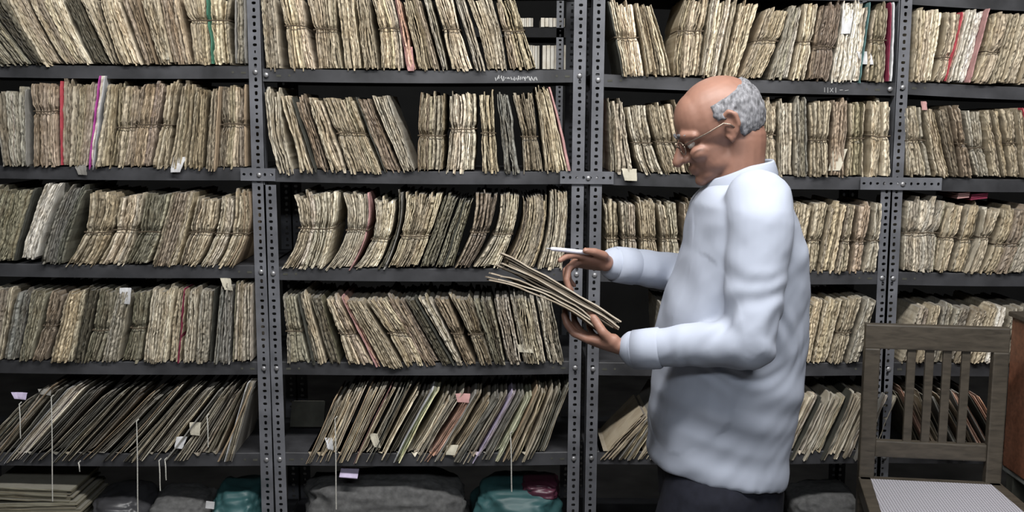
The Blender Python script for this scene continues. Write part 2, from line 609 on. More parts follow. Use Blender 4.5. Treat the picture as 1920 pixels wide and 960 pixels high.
def bundle(bay, row, idx, d, kind='document_bundle', mat=None, nt=28):
    tl, tr, yt, bl, br, yb = d[:6]
    o = d[6] if len(d) > 6 else {}
    seedc[0] += 1
    seed = seedc[0]
    rnd = random.Random(seed)
    y0 = D - 0.013 + rnd.uniform(-0.006, 0.007) + o.get('dy', 0)
    P = lambda x, y: at(x, y, y0)
    sag = o.get('sag', 0)
    tie = o.get('tie')
    if 'mid' in o:
        ml, mr, ym = o['mid']
    else:
        ym = tie if tie else (yt + yb) / 2
        f = (ym - yt) / (yb - yt)
        ml, mr = tl + (bl - tl) * f - sag, tr + (br - tr) * f - sag
        if tie:
            w = (mr - ml) * 0.06
            ml, mr = ml + w, mr - w
    if tie is None and o.get('tied'):
        tie = ym
    gp = rnd.uniform(0.8, 3.0)
    tl, tr, ml, mr, bl, br = tl + gp, tr - gp, ml + gp, mr - gp, bl + gp, br - gp
    tm = (yb - ym) / (yb - yt)
    st = Stack(P(bl, yb), P(br, yb), P(ml, ym), P(mr, ym), P(tl, yt), P(tr, yt), tm)
    tu = None
    if tie is not None:
        tu = (yb - tie) / (yb - yt)
    wm = abs(st.R(tm).x - st.L(tm).x)
    cpx = (bl + br) / 2
    zt = max(lip_z(bay, row, bl)[1], lip_z(bay, row, br)[1]) + 0.0015
    base = Vector(((st.L(0).x + st.R(0).x) / 2, y0 + 0.12, zt))
    col = o.get('c', 'tan')
    is_file = kind == 'paper_file'
    base_col = (1.35 if is_file else 1.12) * Vector(COL[col]) * rnd.uniform(0.82, 1.12)
    lean = (tl + tr) / 2 - (bl + br) / 2
    what = o.get('desc')
    cname = {'tan': 'tan', 'cream': 'cream', 'grey': 'greyish', 'olive': 'olive', 'brown': 'brown', 'white': 'white', 'dark': 'dark', 'pale': 'pale',
             'slate': 'slate grey', 'mint': 'pale green', 'rose': 'rosy brown', 'lilac': 'lilac'}[col]
    if not what:
        pose = 'left-leaning' if lean < -22 else 'right-leaning' if lean > 22 else 'upright'
        if is_file:
            what = f'{pose} {cname} paper file'
        else:
            what = f'{pose} {cname} ' + ('string-tied paper bundle' if tie else 'loose paper bundle')
    lab = f'{what}, {ordinal(idx)} from left, {ROWS[row]} shelf, {BAYS[bay]}'
    t = thing(kind, base, lab, 'paper file' if is_file else 'paper bundle', ('paper files' if is_file else 'paper bundles') + f' on the {ROWS[row]} shelf of the {BAYS[bay]}')
    n = max(3, int(wm / o.get('lt', 0.0046)))
    cuts = make_cuts(n, seed)
    covs = o.get('cov', {})
    depth = o.get('depth', 0.27)
    kw = dict(seed=seed, y0=y0, depth=depth, zmin=zt, nt=nt, wob=o.get('wob', 0.005), rec=o.get('rec', 0.0055), tie=tu, pinch=0.011, base=base,
              ragtop=o.get('rag', 0.03), deep=o.get('deep', 0.07))
    body = cuts[:]
    for side, cname_ in covs.items():
        c = body.pop(0) if side == 'L' else body.pop(-1) if side == 'R' else body.pop(int(len(body) * side))
        cb = bmesh.new()
        uvl = cb.loops.layers.uv.new('UVMap')
        k2 = dict(kw)
        k2.update(rec=0.002, deep=0, ragtop=0.0, rough=0.25, wob=kw['wob'] * (0.6 if side in 'LR' else 1) if isinstance(side, str) else kw['wob'], y0=y0 - 0.004)
        leaves(cb, uvl, st, [c], **k2)
        p = part('cover', cb, COV[cname_], t)
        p['label'] = f'{cname_} card cover'
    bm = bmesh.new()
    uvl = bm.loops.layers.uv.new('UVMap')
    leaves(bm, uvl, st, body, **kw)
    part('pages', bm, mat or M_PAPER, t, color=base_col)
    if tu is not None:
        bm = bmesh.new()
        pts = []
        l, r = st.L(tu), st.R(tu)
        cx = (l.x + r.x) / 2
        dz = rnd.uniform(-0.004, 0.004)
        K = 9
        yb_ = y0 + 0.0045
        pts.append(Vector((l.x - 0.001, y0 + 0.12, l.z)))
        pts.append(Vector((l.x - 0.001, y0 + 0.012, l.z)))
        for k in range(K + 1):
            s = k / K
            p = l.lerp(r, s)
            p.y = yb_ - 0.001 * rnd.random()
            p.z += dz * math.sin(PI * s) + rnd.uniform(-0.0012, 0.0012)
            pts.append(p)
        pts.append(Vector((r.x + 0.001, y0 + 0.012, r.z)))
        pts.append(Vector((r.x + 0.001, y0 + 0.12, r.z)))
        tube(bm, [p - base for p in pts], 0.0019, n=5)
        part('tie_string', bm, M_STRING, t)
    for (sx, sy, w, h, cn) in o.get('slips', ()):   # bent slips poking out of the fore-edge, px
        slip(t, base, sx, sy, w, h, cn, y0, rnd)
    for (sx, sya, syb) in o.get('strings', ()):
        hang_string(t, base, sx, sya, syb, y0, rnd)
    return t


def slip(t, base, sx, sy, w, h, cn, y0, rnd):
    bm = bmesh.new()
    p = at(sx, sy, y0 - 0.004)
    W, H = w * D / F_PX, h * D / F_PX
    ang = rnd.uniform(-0.35, 0.35)
    K = 5
    rows = []
    for k in range(K + 1):
        v = k / K
        rows.append([bm.verts.new(Vector((p.x + W * (u - .5) * (1 - .2 * v) + H * (v - .5) * -ang + 0.001 * rnd.uniform(-1, 1), y0 + 0.010 - 0.017 * v + 0.008 * v * v + 0.004 * math.sin(3 * u + v), p.z + H * (.5 - v) + 0.1 * W * (u - .5) * ang)) - base) for u in (0, .33, .67, 1)])
    for a, b in zip(rows, rows[1:]):
        for k in range(3):
            bm.faces.new((a[k], a[k + 1], b[k + 1], b[k]))
    o = part('slip', bm, COV.get(cn, M_SLIP) if cn != 'cream' else M_SLIP, t)
    m = o.modifiers.new('s', 'SOLIDIFY')
    m.thickness = 0.0012
    o['label'] = f'{cn} paper slip poking out'


def hang_string(t, base, sx, sya, syb, y0, rnd):
    bm = bmesh.new()
    pts = []
    K = 10
    for k in range(K + 1):
        v = k / K
        p = at(sx + 3 * v + 0.5 * math.sin(v * 5), sya + (syb - sya) * v, y0 - 0.014 - 0.006 * math.sin(v * 3))
        pts.append(p - base)
    pts.insert(0, at(sx + 4, sya - 4, y0 + 0.004) - base)
    tube(bm, pts, 0.0018, n=5)
    part('hanging_string', bm, M_WSTRING, t)


B = {}
#        top L, R, y     bottom L, R, y
B[(0, 1)] = [
    (-128, -38, -8, -8, 58, 121, dict(c='olive')),
    (-36, 6, -8, 58, 80, 119, dict(c='dark')),
    (6, 46, -8, 80, 119, 122, dict(c='cream', sag=4)),
    (48, 116, -8, 119, 174, 119, dict(c='cream', sag=4)),
    (116, 142, -8, 175, 203, 119, dict(c='dark', rec=.003, desc='dark green-black leaning file')),
    (142, 182, -8, 204, 222, 119, dict(c='tan')),
    (184, 222, -8, 223, 268, 120, dict(c='cream', sag=3)),
    (222, 258, -8, 269, 295, 119, dict(c='brown', cov={'R': 'tan'})),
    (260, 296, -8, 296, 322, 118, dict(c='tan', slips=((305, 100, 18, 22, 'cream'),))),
    (297, 334, -8, 323, 360, 118, dict(c='brown')),
    (338, 436, -8, 361, 436, 119, dict(tie=38, c='tan', cov={.5: 'green'}, desc='tied tan bundle with a green strip inside')),
    (438, 462, -8, 438, 464, 119, dict(c='grey', cov={'R': 'grey', 'L': 'grey'}, rec=.003, desc='smooth grey upright folder')),
]
B[(0, 2)] = [
    (-70, -24, 168, -50, -6, 312, dict(c='tan')),
    (-22, 52, 167, -4, 54, 309, dict(c='grey', cov={'R': 'grey'}, desc='greyish bundle with a smooth grey back')),
    (56, 109, 155, 61, 111, 311, dict(c='brown', tie=208)),
    (111, 183, 152, 113, 163, 312, dict(c='cream', cov={'L': 'red'}, slips=((150, 318, 22, 20, 'grey'),), desc='cream bundle with a red cover')),
    (184, 200, 142, 164, 176, 314, dict(c='white', cov={'L': 'magenta', 'R': 'white'}, lt=.004, rag=0.0, desc='thin white folder with a magenta edge')),
    (201, 221, 156, 177, 205, 314, dict(c='cream')),
    (222, 263, 158, 206, 242, 314, dict(c='tan', mid=(216, 254, 239), tied=1)),
    (264, 307, 157, 243, 281, 314, dict(c='brown', mid=(252, 294, 234), tied=1)),
    (310, 338, 150, 283, 313, 315, dict(c='tan', mid=(300, 322, 235), tied=1)),
    (339, 364, 157, 314, 349, 316, dict(c='tan', slips=((331, 309, 24, 28, 'white'),))),
    (365, 391, 162, 350, 380, 317, dict(c='cream')),
    (392, 414, 162, 381, 406, 318, dict(c='tan', cov={'R': 'tan'})),
    (415, 463, 158, 407, 464, 315, dict(c='tan', mid=(412, 463, 234), tied=1, cov={'R': 'tan'}, desc='tied tan bundle with a smooth tan board')),
]
B[(0, 3)] = [
    (-110, -32, 356, -130, -62, 488, dict(c='olive')),
    (-30, 70, 353, -60, 32, 487, dict(c='olive', cov={'R': 'dark'}, wob=.008)),
    (86, 119, 340, 36, 68, 484, dict(c='white', rec=.004, wob=.006, sag=4, desc='crumpled white right-leaning bundle')),
    (119, 164, 352, 69, 120, 494, dict(c='slate', sag=4)),
    (166, 222, 361, 122, 177, 498, dict(c='tan', mid=(156, 210, 435), tied=1)),
    (223, 269, 363, 178, 232, 497, dict(c='cream', mid=(210, 256, 432), tied=1, wob=.009)),
    (270, 318, 363, 233, 277, 493, dict(c='olive', mid=(258, 300, 436), tied=1)),
    (320, 366, 360, 279, 331, 500, dict(c='tan', sag=-2)),
    (368, 411, 371, 333, 369, 498, dict(c='tan', mid=(352, 400, 437), tied=1)),
    (412, 438, 366, 370, 403, 500, dict(c='pale', mid=(401, 431, 439), tied=1)),
    (439, 467, 360, 404, 440, 500, dict(c='tan', mid=(432, 466, 439), tied=1, cov={'R': 'tan', .6: 'tan'}, rec=.003, desc='smooth tan bulging folder')),
]
B[(0, 4)] = [
    (-60, -17, 540, -95, -32, 676, dict(c='grey')),
    (-15, 28, 540, -30, 3, 674, dict(c='pale')),
    (29, 57, 548, 4, 32, 674, dict(c='slate')),
    (59, 92, 540, 33, 55, 676, dict(c='olive')),
    (93, 122, 544, 56, 86, 677, dict(c='brown', mid=(78, 106, 611), tied=1)),
    (123, 162, 546, 87, 136, 679, dict(c='tan')),
    (164, 185, 540, 137, 154, 679, dict(c='dark')),
    (186, 217, 542, 155, 185, 679, dict(c='olive', mid=(172, 204, 619), tied=1)),
    (218, 246, 545, 186, 222, 679, dict(c='grey', slips=((233, 556, 22, 30, 'white'),))),
    (248, 283, 544, 224, 263, 680, dict(c='olive', mid=(241, 273, 615), tied=1)),
    (284, 328, 540, 265, 312, 681, dict(c='pale')),
    (329, 351, 541, 313, 339, 678, dict(c='tan', cov={.7: 'maroon'})),
    (352, 374, 540, 340, 364, 679, dict(c='pale')),
    (375, 405, 542, 365, 396, 680, dict(c='grey', cov={'R': 'dark'})),
    (412, 438, 532, 397, 432, 682, dict(c='slate', slips=((424, 534, 20, 22, 'rose'),))),
    (441, 472, 531, 434, 472, 677, dict(c='pale', wob=.003)),
]
B[(1, 1)] = [
    (484, 517, -8, 496, 529, 131, dict(c='pale', wob=.003)),
    (519, 568, -8, 541, 593, 131, dict(c='tan', mid=(531, 575, 49), tied=1)),
    (572, 630, -8, 595, 644, 130, dict(c='tan', tie=56)),
    (631, 663, -8, 646, 678, 130, dict(c='cream')),
    (664, 692, -8, 679, 712, 129, dict(c='tan')),
    (693, 736, -8, 713, 759, 129, dict(c='tan', mid=(708, 752, 55), tied=1)),
    (737, 751, -8, 761, 783, 129, dict(c='rose', cov={'L': 'pink'}, slips=((768, 110, 14, 44, 'pink'),), desc='thin bundle with a hanging pink slip')),
    (752, 787, -8, 784, 825, 130, dict(c='tan')),
    (788, 809, -8, 826, 843, 130, dict(c='grey')),
    (810, 849, -8, 844, 889, 131, dict(c='cream', tie=56)),
    (850, 871, -8, 890, 911, 130, dict(c='grey')),
    (872, 922, -8, 912, 952, 130, dict(c='tan', sag=-4)),
    (924, 966, -8, 954, 1009, 128, dict(c='tan', mid=(940, 986, 57), tied=1, wob=.007)),
]
B[(1, 2)] = [
    (494, 527, 170, 520, 551, 325, dict(c='pale', wob=.008, sag=6)),
    (528, 541, 178, 561, 585, 323, dict(c='cream', wob=.008)),
    (542, 573, 182, 586, 617, 320, dict(c='brown', cov={'L': 'dark'})),
    (574, 601, 181, 618, 652, 322, dict(c='cream', wob=.007)),
    (603, 663, 183, 654, 716, 324, dict(c='tan', mid=(630, 686, 251), tied=1)),
    (664, 692, 182, 718, 752, 321, dict(c='brown', cov={'L': 'dark'})),
    (694, 730, 178, 753, 780, 321, dict(c='pale')),
    (786, 837, 173, 781, 832, 321, dict(c='tan', mid=(781, 835, 254), tied=1, cov={'L': 'tan'})),
    (840, 894, 172, 834, 890, 323, dict(c='pale', mid=(841, 895, 241), tied=1)),
    (897, 927, 174, 903, 936, 323, dict(c='tan', mid=(901, 930, 250), tied=1)),
    (929, 956, 172, 944, 978, 324, dict(c='slate', wob=.007)),
    (957, 1000, 172, 980, 1021, 326, dict(c='pale', mid=(976, 1010, 256), tied=1)),
    (1001, 1033, 163, 1022, 1072, 322, dict(c='cream', cov={'R': 'pink'}, mid=(1014, 1056, 246), desc='cream bundle with a pink back cover')),
]
B[(1, 3)] = [
    (543, 636, 362, 523, 608, 503, dict(c='pale', mid=(557, 628, 428), tied=1, wob=.006, desc='hourglass-shaped pale tied bundle')),
    (639, 694, 362, 605, 658, 508, dict(c='pale', mid=(647, 692, 432), tied=1, cov={'R': 'pink'}, desc='greyish tied bundle with a pinkish back')),
    (698, 744, 374, 660, 706, 506, dict(c='pale', mid=(693, 732, 449), tied=1)),
    (745, 756, 362, 707, 725, 502, dict(c='dark', mid=(737, 747, 440), cov={'R': 'grey'}, lt=.004, desc='thin dark curved folder')),
    (757, 832, 363, 726, 785, 499, dict(c='cream', mid=(749, 808, 442), tied=1)),
    (833, 860, 368, 787, 815, 499, dict(c='olive')),
    (861, 888, 374, 816, 851, 499, dict(c='olive', cov={.5: 'dark'})),
    (889, 935, 363, 852, 884, 500, dict(c='tan', mid=(880, 918, 436), tied=1)),
    (937, 975, 363, 885, 937, 501, dict(c='pale', mid=(924, 962, 440), tied=1)),
    (977, 1028, 366, 939, 1004, 504, dict(c='tan', mid=(972, 1022, 440))),
    (1029, 1065, 355, 1006, 1055, 504, dict(c='pale', mid=(1024, 1063, 440))),
]
B[(1, 4)] = [
    (527, 553, 552, 535, 581, 682, dict(c='grey', tie=622)),
    (554, 578, 552, 582, 615, 684, dict(c='cream', cov={'L': 'dark'})),
    (579, 604, 556, 616, 640, 682, dict(c='olive')),
    (605, 635, 560, 650, 700, 684, dict(c='tan', tie=626, mid=(632, 668, 626))),
    (636, 646, 556, 702, 717, 688, dict(c='rose', cov={'L': 'pink'}, lt=.004, desc='thin pink-covered bundle')),
    (647, 681, 564, 718, 757, 690, dict(c='tan')),
    (682, 724, 562, 758, 797, 689, dict(c='tan', tie=626, mid=(724, 768, 626))),
    (725, 756, 560, 798, 828, 688, dict(c='brown')),
    (757, 780, 558, 829, 854, 686, dict(c='dark', cov={'R': 'dark'})),
    (781, 808, 558, 855, 872, 687, dict(c='pale')),
    (809, 839, 556, 873, 896, 686, dict(c='brown', tie=626)),
    (840, 883, 556, 897, 926, 685, dict(c='tan', mid=(876, 908, 628), tied=1)),
    (884, 922, 560, 927, 950, 684, dict(c='olive')),
    (923, 954, 558, 951, 979, 683, dict(c='grey')),
    (955, 1002, 557, 980, 1026, 682, dict(c='pale', slips=((985, 655, 34, 14, 'cream'),))),
    (1003, 1035, 557, 1027, 1060, 682, dict(c='grey')),
]
B[(2, 1)] = [
    (1136, 1188, 2, 1163, 1211, 141, dict(c='cream', mid=(1150, 1200, 70), tied=1, cov={'L': 'dark'})),
    (1189, 1222, 5, 1212, 1260, 141, dict(c='tan', sag=-2)),
    (1285, 1333, -6, 1262, 1312, 142, dict(c='tan', mid=(1268, 1322, 58), tied=1)),
    (1334, 1387, -6, 1313, 1354, 143, dict(c='pale')),
    (1388, 1428, 2, 1355, 1383, 144, dict(c='tan')),
    (1436, 1483, 14, 1385, 1431, 145, dict(c='tan', mid=(1412, 1462, 77), tied=1)),
    (1485, 1507, 8, 1442, 1480, 147, dict(c='grey')),
    (1508, 1538, 6, 1481, 1512, 148, dict(c='cream', mid=(1497, 1526, 78), tied=1)),
    (1539, 1582, 6, 1513, 1556, 149, dict(c='brown', mid=(1524, 1568, 89), tied=1)),
    (1583, 1636, 4, 1558, 1617, 152, dict(c='white', wob=.009, rec=.014, cov={'R': 'teal'}, slips=((1625, 108, 26, 24, 'white'), (1590, 40, 20, 44, 'white')), desc='frayed white bundle with a teal edge')),
    (1639, 1667, 8, 1622, 1660, 152, dict(c='tan', mid=(1630, 1664, 75), tied=1)),
    (1668, 1680, 4, 1661, 1674, 152, dict(c='white', cov={'L': 'maroon', 'R': 'white'}, lt=.004, rag=0, desc='maroon and white folder')),
]
B[(2, 2)] = [
    (1138, 1171, 187, 1143, 1190, 324, dict(c='pale', mid=(1141, 1178, 250), wob=.006, slips=((1182, 328, 28, 22, 'cream'),))),
    (1173, 1213, 197, 1203, 1246, 326, dict(c='pale', mid=(1184, 1225, 268), tied=1)),
    (1214, 1262, 195, 1247, 1294, 326, dict(c='tan', mid=(1228, 1276, 266), tied=1)),
    (1263, 1318, 192, 1295, 1334, 327, dict(c='tan')),
    (1319, 1370, 190, 1335, 1376, 327, dict(c='pale', tie=258)),
    (1371, 1414, 188, 1377, 1415, 328, dict(c='tan')),
    (1416, 1458, 186, 1417, 1458, 329, dict(c='tan', tie=254)),
    (1459, 1487, 188, 1459, 1487, 330, dict(c='pale')),
    (1488, 1515, 186, 1488, 1517, 330, dict(c='grey')),
    (1517, 1562, 188, 1519, 1554, 330, dict(c='tan', tie=263)),
    (1563, 1592, 187, 1555, 1584, 331, dict(c='brown', wob=.009, slips=((1572, 300, 26, 40, 'cream'),))),
    (1593, 1628, 190, 1586, 1624, 331, dict(c='tan', tie=260)),
    (1631, 1676, 186, 1627, 1675, 331, dict(c='cream', tie=255)),
]
B[(2, 3)] = [
    (1130, 1160, 378, 1136, 1166, 508, dict(c='tan', tie=448)),
    (1161, 1192, 377, 1167, 1200, 508, dict(c='pale', tie=448)),
    (1193, 1229, 376, 1201, 1238, 508, dict(c='tan', tie=449)),
    (1230, 1272, 378, 1239, 1284, 508, dict(c='pale', tie=449)),
    (1280, 1330, 378, 1286, 1330, 509, dict(c='tan')),
    (1331, 1380, 380, 1331, 1378, 509, dict(c='tan', tie=450)),
    (1381, 1430, 380, 1379, 1424, 510, dict(c='pale')),
    (1431, 1485, 380, 1425, 1470, 510, dict(c='tan', tie=450)),
    (1486, 1524, 382, 1471, 1502, 511, dict(c='tan')),
    (1525, 1558, 381, 1503, 1533, 511, dict(c='tan', tie=452)),
    (1559, 1590, 382, 1534, 1564, 511, dict(c='tan')),
    (1591, 1609, 384, 1565, 1592, 512, dict(c='tan', tie=452)),
    (1610, 1638, 383, 1593, 1616, 512, dict(c='brown', tie=453)),
    (1639, 1657, 380, 1617, 1643, 512, dict(c='pale', mid=(1631, 1652, 452), tied=1)),
]
B[(2, 4)] = [
    (1236, 1290, 572, 1240, 1290, 680, dict(c='grey')),
    (1292, 1345, 568, 1292, 1340, 681, dict(c='tan', tie=625)),
    (1346, 1400, 566, 1342, 1390, 681, dict(c='grey')),
    (1402, 1452, 565, 1392, 1440, 681, dict(c='tan')),
    (1454, 1502, 566, 1442, 1484, 681, dict(c='grey', tie=626)),
    (1504, 1545, 562, 1486, 1520, 681, dict(c='tan')),
    (1546, 1584, 562, 1521, 1552, 681, dict(c='tan')),
    (1585, 1622, 558, 1553, 1584, 681, dict(c='tan', tie=625)),
    (1623, 1648, 560, 1586, 1612, 680, dict(c='grey')),
]
B[(3, 1)] = [
    (1719, 1771, 16, 1710, 1748, 152, dict(c='cream', wob=.004)),
    (1773, 1802, 21, 1749, 1771, 152, dict(c='tan', mid=(1762, 1787, 108), tied=1)),
    (1803, 1816, 22, 1772, 1779, 152, dict(c='rose', cov={'L': 'red'}, lt=.004, desc='thin bundle with a red left cover')),
    (1817, 1858, 16, 1780, 1822, 152, dict(c='white', cov={'R': 'pink'}, rec=.012, desc='white loose bundle with a pink back cover')),
    (1864, 1895, 22, 1824, 1855, 154, dict(c='tan', mid=(1848, 1878, 96), tied=1)),
    (1897, 1917, 24, 1856, 1878, 154, dict(c='tan')),
    (1918, 1950, 24, 1880, 1908, 154, dict(c='cream')),
    (1952, 1985, 24, 1910, 1940, 155, dict(c='tan')),
]
B[(3, 2)] = [
    (1698, 1729, 198, 1703, 1750, 330, dict(c='pale', tie=264, mid=(1700, 1738, 264))),
    (1731, 1753, 200, 1752, 1784, 331, dict(c='tan', wob=.007, slips=((1735, 198, 10, 16, 'pink'),))),
    (1755, 1780, 202, 1785, 1803, 331, dict(c='tan')),
    (1782, 1804, 202, 1804, 1828, 331, dict(c='brown', tie=270)),
    (1808, 1842, 205, 1829, 1861, 330, dict(c='grey', tie=279, mid=(1819, 1850, 279))),
    (1843, 1858, 206, 1862, 1880, 330, dict(c='cream')),
    (1859, 1875, 204, 1881, 1893, 330, dict(c='tan')),
    (1876, 1904, 203, 1894, 1917, 330, dict(c='tan', tie=268)),
    (1905, 1932, 202, 1918, 1950, 330, dict(c='tan', cov={.6: 'red'}, desc='tan bundle with a red sheet inside')),
]
B[(3, 3)] = [
    (1703, 1781, 374, 1692, 1754, 508, dict(c='pale', mid=(1695, 1764, 438), tied=1, wob=.008)),
    (1783, 1815, 382, 1755, 1782, 509, dict(c='tan', mid=(1766, 1798, 446), tied=1)),
    (1817, 1843, 382, 1783, 1811, 511, dict(c='tan', mid=(1800, 1828, 450), tied=1)),
    (1845, 1881, 388, 1812, 1837, 512, dict(c='pale', mid=(1837, 1860, 445), tied=1)),
    (1882, 1907, 390, 1838, 1866, 513, dict(c='tan', mid=(1864, 1890, 458), tied=1)),
    (1908, 1932, 390, 1868, 1892, 512, dict(c='brown', mid=(1890, 1914, 458), tied=1)),
    (1934, 1960, 390, 1893, 1922, 511, dict(c='pale')),
]
B[(3, 4)] = [
    (1722, 1748, 577, 1690, 1718, 682, dict(c='pale')),
    (1749, 1768, 572, 1719, 1740, 682, dict(c='tan')),
    (1769, 1793, 572, 1741, 1764, 682, dict(c='pale')),
    (1794, 1826, 576, 1765, 1790, 682, dict(c='grey')),
    (1828, 1856, 580, 1791, 1820, 682, dict(c='pale')),
    (1858, 1876, 574, 1821, 1846, 682, dict(c='cream')),
    (1877, 1896, 572, 1847, 1868, 682, dict(c='white')),
    (1898, 1924, 576, 1870, 1896, 682, dict(c='grey')),
    (1926, 1954, 576, 1898, 1926, 682, dict(c='grey')),
]
for (bay, row), lst in B.items():
    vis = 0
    for d in lst:
        right = max(d[1], d[4])
        if right < 4 and bay == 0:
            continue
        if min(d[0], d[3]) > 1925:
            continue
        vis += 1
        bundle(bay, row, vis, d)


def interp(tab, x):
    if x <= tab[0][0]:
        return tab[0][1]
    for (a, b), (c, d) in zip(tab, tab[1:]):
        if x <= c:
            return b + (d - b) * (x - a) / (c - a)
    return tab[-1][1]


def file_row(bay, x0, x1, lean, top, yb, wid, pal, special, seed):
    rnd = random.Random(seed)
    x = x0
    out = []
    while x < x1 - 6:
        w = rnd.uniform(*wid)
        ln = interp(lean, x)
        ln2 = interp(lean, x + w)
        c = rnd.choice(pal)
        yt = interp(top, x + ln) + rnd.uniform(-3, 10)
        o = dict(c=c, lt=0.0036, wob=0.003, rec=0.012, rag=0.05, depth=0.25, sag=rnd.uniform(-3, 3))
        if rnd.random() < 0.4:
            o['cov'] = {'L': rnd.choice(('grey', 'dark', 'grey', 'tan'))}
        r = yb + rnd.uniform(-4, 3)
        out.append([x + ln, x + w + ln2 - 0.5, yt, x, x + w, r, o])
        x += w + 0.5
    for (px, upd) in special:      # the file whose foot is nearest to px gets its own look
        k = min(range(len(out)), key=lambda i: abs((out[i][3] + out[i][4]) / 2 - px))
        out[k][6].update(upd)
    for i, d in enumerate(out):
        bundle(bay, 5, i + 1, d, kind='paper_file', mat=M_FILE, nt=10)


file_row(0, -62, 417, ((-62, 105), (60, 128), (200, 118), (330, 96), (417, 58)), ((20, 752), (45, 742), (85, 724), (160, 728), (300, 734), (400, 726), (478, 719)), 866, (11, 19),
         ['slate', 'grey', 'grey', 'olive', 'slate', 'grey', 'pale', 'pale'],
         [(-20, dict(strings=((36, 758, 822),), c='white')), (10, dict(cov={'L': 'white'}, c='white', slips=((34, 744, 30, 12, 'lilac'),))), (30, dict(c='white', slips=((82, 737, 26, 10, 'grey'),))), (62, dict(strings=((96, 745, 940),))),
          (120, dict(strings=((147, 868, 884),))), (215, dict(strings=((256, 790, 965),))), (262, dict(strings=((298, 864, 920),))), (285, dict(strings=((309, 862, 900),))),
          (330, dict(slips=((336, 832, 20, 22, 'white'), (364, 806, 22, 24, 'cream')))), (160, dict(c='pale')), (240, dict(c='pale')), (395, dict(strings=((388, 780, 838),)))], 5)
bundle(0, 5, 40 - 8, (461, 478, 719, 418, 437, 866, dict(c='pale', cov={'L': 'white', 'R': 'grey'}, rec=.002, wob=.001, rag=0, lt=.004, desc='stiff pale board-backed file')), kind='paper_file', mat=M_FILE, nt=10)
file_row(1, 569, 1010, ((569, 52), (650, 66), (760, 74), (860, 78), (930, 66), (1010, 52)), ((617, 752), (640, 732), (700, 722), (760, 724), (830, 738), (900, 742), (980, 734), (1061, 718)), 868, (13, 21),
         ['grey', 'pale', 'pale', 'cream', 'slate', 'tan', 'pale', 'grey'],
         [(600, dict(slips=((617, 834, 14, 22, 'white'),))), (612, dict(strings=((628, 785, 955),))), (665, dict(cov={'L': 'pink'})), (690, dict(slips=((703, 828, 16, 26, 'cream'),))),
          (750, dict(c='mint', cov={'L': 'white'}, desc='right-leaning pale green file')), (735, dict(c='dark')), (800, dict(c='rose', slips=((868, 748, 28, 16, 'pink'),))),
          (842, dict(slips=((846, 846, 22, 18, 'rose'),))), (885, dict(c='white')), (900, dict(c='lilac', cov={'L': 'lilac'})), (925, dict(c='mint')), (960, dict(strings=((957, 812, 922),)))], 6)
file_row(2, 1122, 1632, ((1122, 84), (1200, 70), (1632, 52)), ((1190, 790), (1215, 774), (1240, 745), (1300, 738), (1700, 736)), 864, (14, 24),
         ['pale', 'grey', 'grey', 'tan', 'pale', 'pale'], [(1125, dict(cov={})), (1140, dict(cov={}))], 8)
file_row(3, 1730, 1905, ((1690, -52), (1905, -70)), ((1640, 736), (1850, 728)), 862, (12, 18), ['slate', 'pale', 'dark', 'grey', 'rose', 'brown'],
         [(1850, dict(c='rose', desc='left-leaning reddish brown file'))], 9)

# ------------------------------------------------------------------ things lying on the bottom shelf and behind the files
M_CLOTH = plain('grey_sack_cloth', (0.10, 0.10, 0.10), 0.95, 0.1, nscale=60, namt=0.3, bump=0.4)
M_TEAL = plain('teal_plastic', (0.03, 0.09, 0.095), 0.5, 0.5, nscale=8, namt=0.3, bump=0.6)
M_DARKBAG = plain('dark_plastic', (0.05, 0.05, 0.055), 0.4, 0.5, nscale=10, namt=0.4, bump=0.6)
M_MAROON = plain('maroon_plastic', (0.07, 0.02, 0.035), 0.4, 0.5, nscale=8, bump=0.5)


def flat_folder(bay, row, xl, xr, ytop, ybot, col, lab, group, cov=None, y0=D + 0.01, seed=0, tilt=0.0):
    a, b = at(xl, ybot, y0), at(xr, ytop, y0)
    base = Vector(((a.x + b.x) / 2, y0 + .12, a.z))
    t = thing('flat_folder', base, lab, 'folder', group)
    bm = bmesh.new()
    rnd = random.Random(seed)
    n = max(3, int((b.z - a.z) / 0.005))
    for k in range(n):
        z0 = a.z + (b.z - a.z) * k / n
        z1 = a.z + (b.z - a.z) * (k + .86) / n
        dx0, dx1, dy = rnd.uniform(0, .012), rnd.uniform(0, .02), rnd.uniform(0, .012)
        K = 6
        rings = []
        for q in range(K + 1):
            u = q / K
            X = a.x + dx0 + (b.x - dx1 - a.x - dx0) * u
            wv = 0.003 * noise.noise(Vector((u * 3, seed, k * .2))) + tilt * (u - .5)
            rings.append([Vector((X, y0 + dy + .002 * rnd.random(), z0 + wv)) - base, Vector((X, y0 + .24, z0 + wv)) - base, Vector((X, y0 + .24, z1 + wv)) - base, Vector((X, y0 + dy, z1 + wv)) - base])
        loft(bm, rings)
    bm.loops.layers.uv.new('UVMap')
    part('pages', bm, M_FILE, t, color=COL[col])
    if cov:
        bm = bmesh.new()
        box(bm, Vector(((a.x + b.x) / 2, y0 + .12, b.z + .0012)) - base, ((b.x - a.x) * 1.02, .25, .0022), Matrix.Rotation(-math.atan2(tilt, b.x - a.x), 3, 'Y'))
        part('cover', bm, COV[cov], t)
    return t


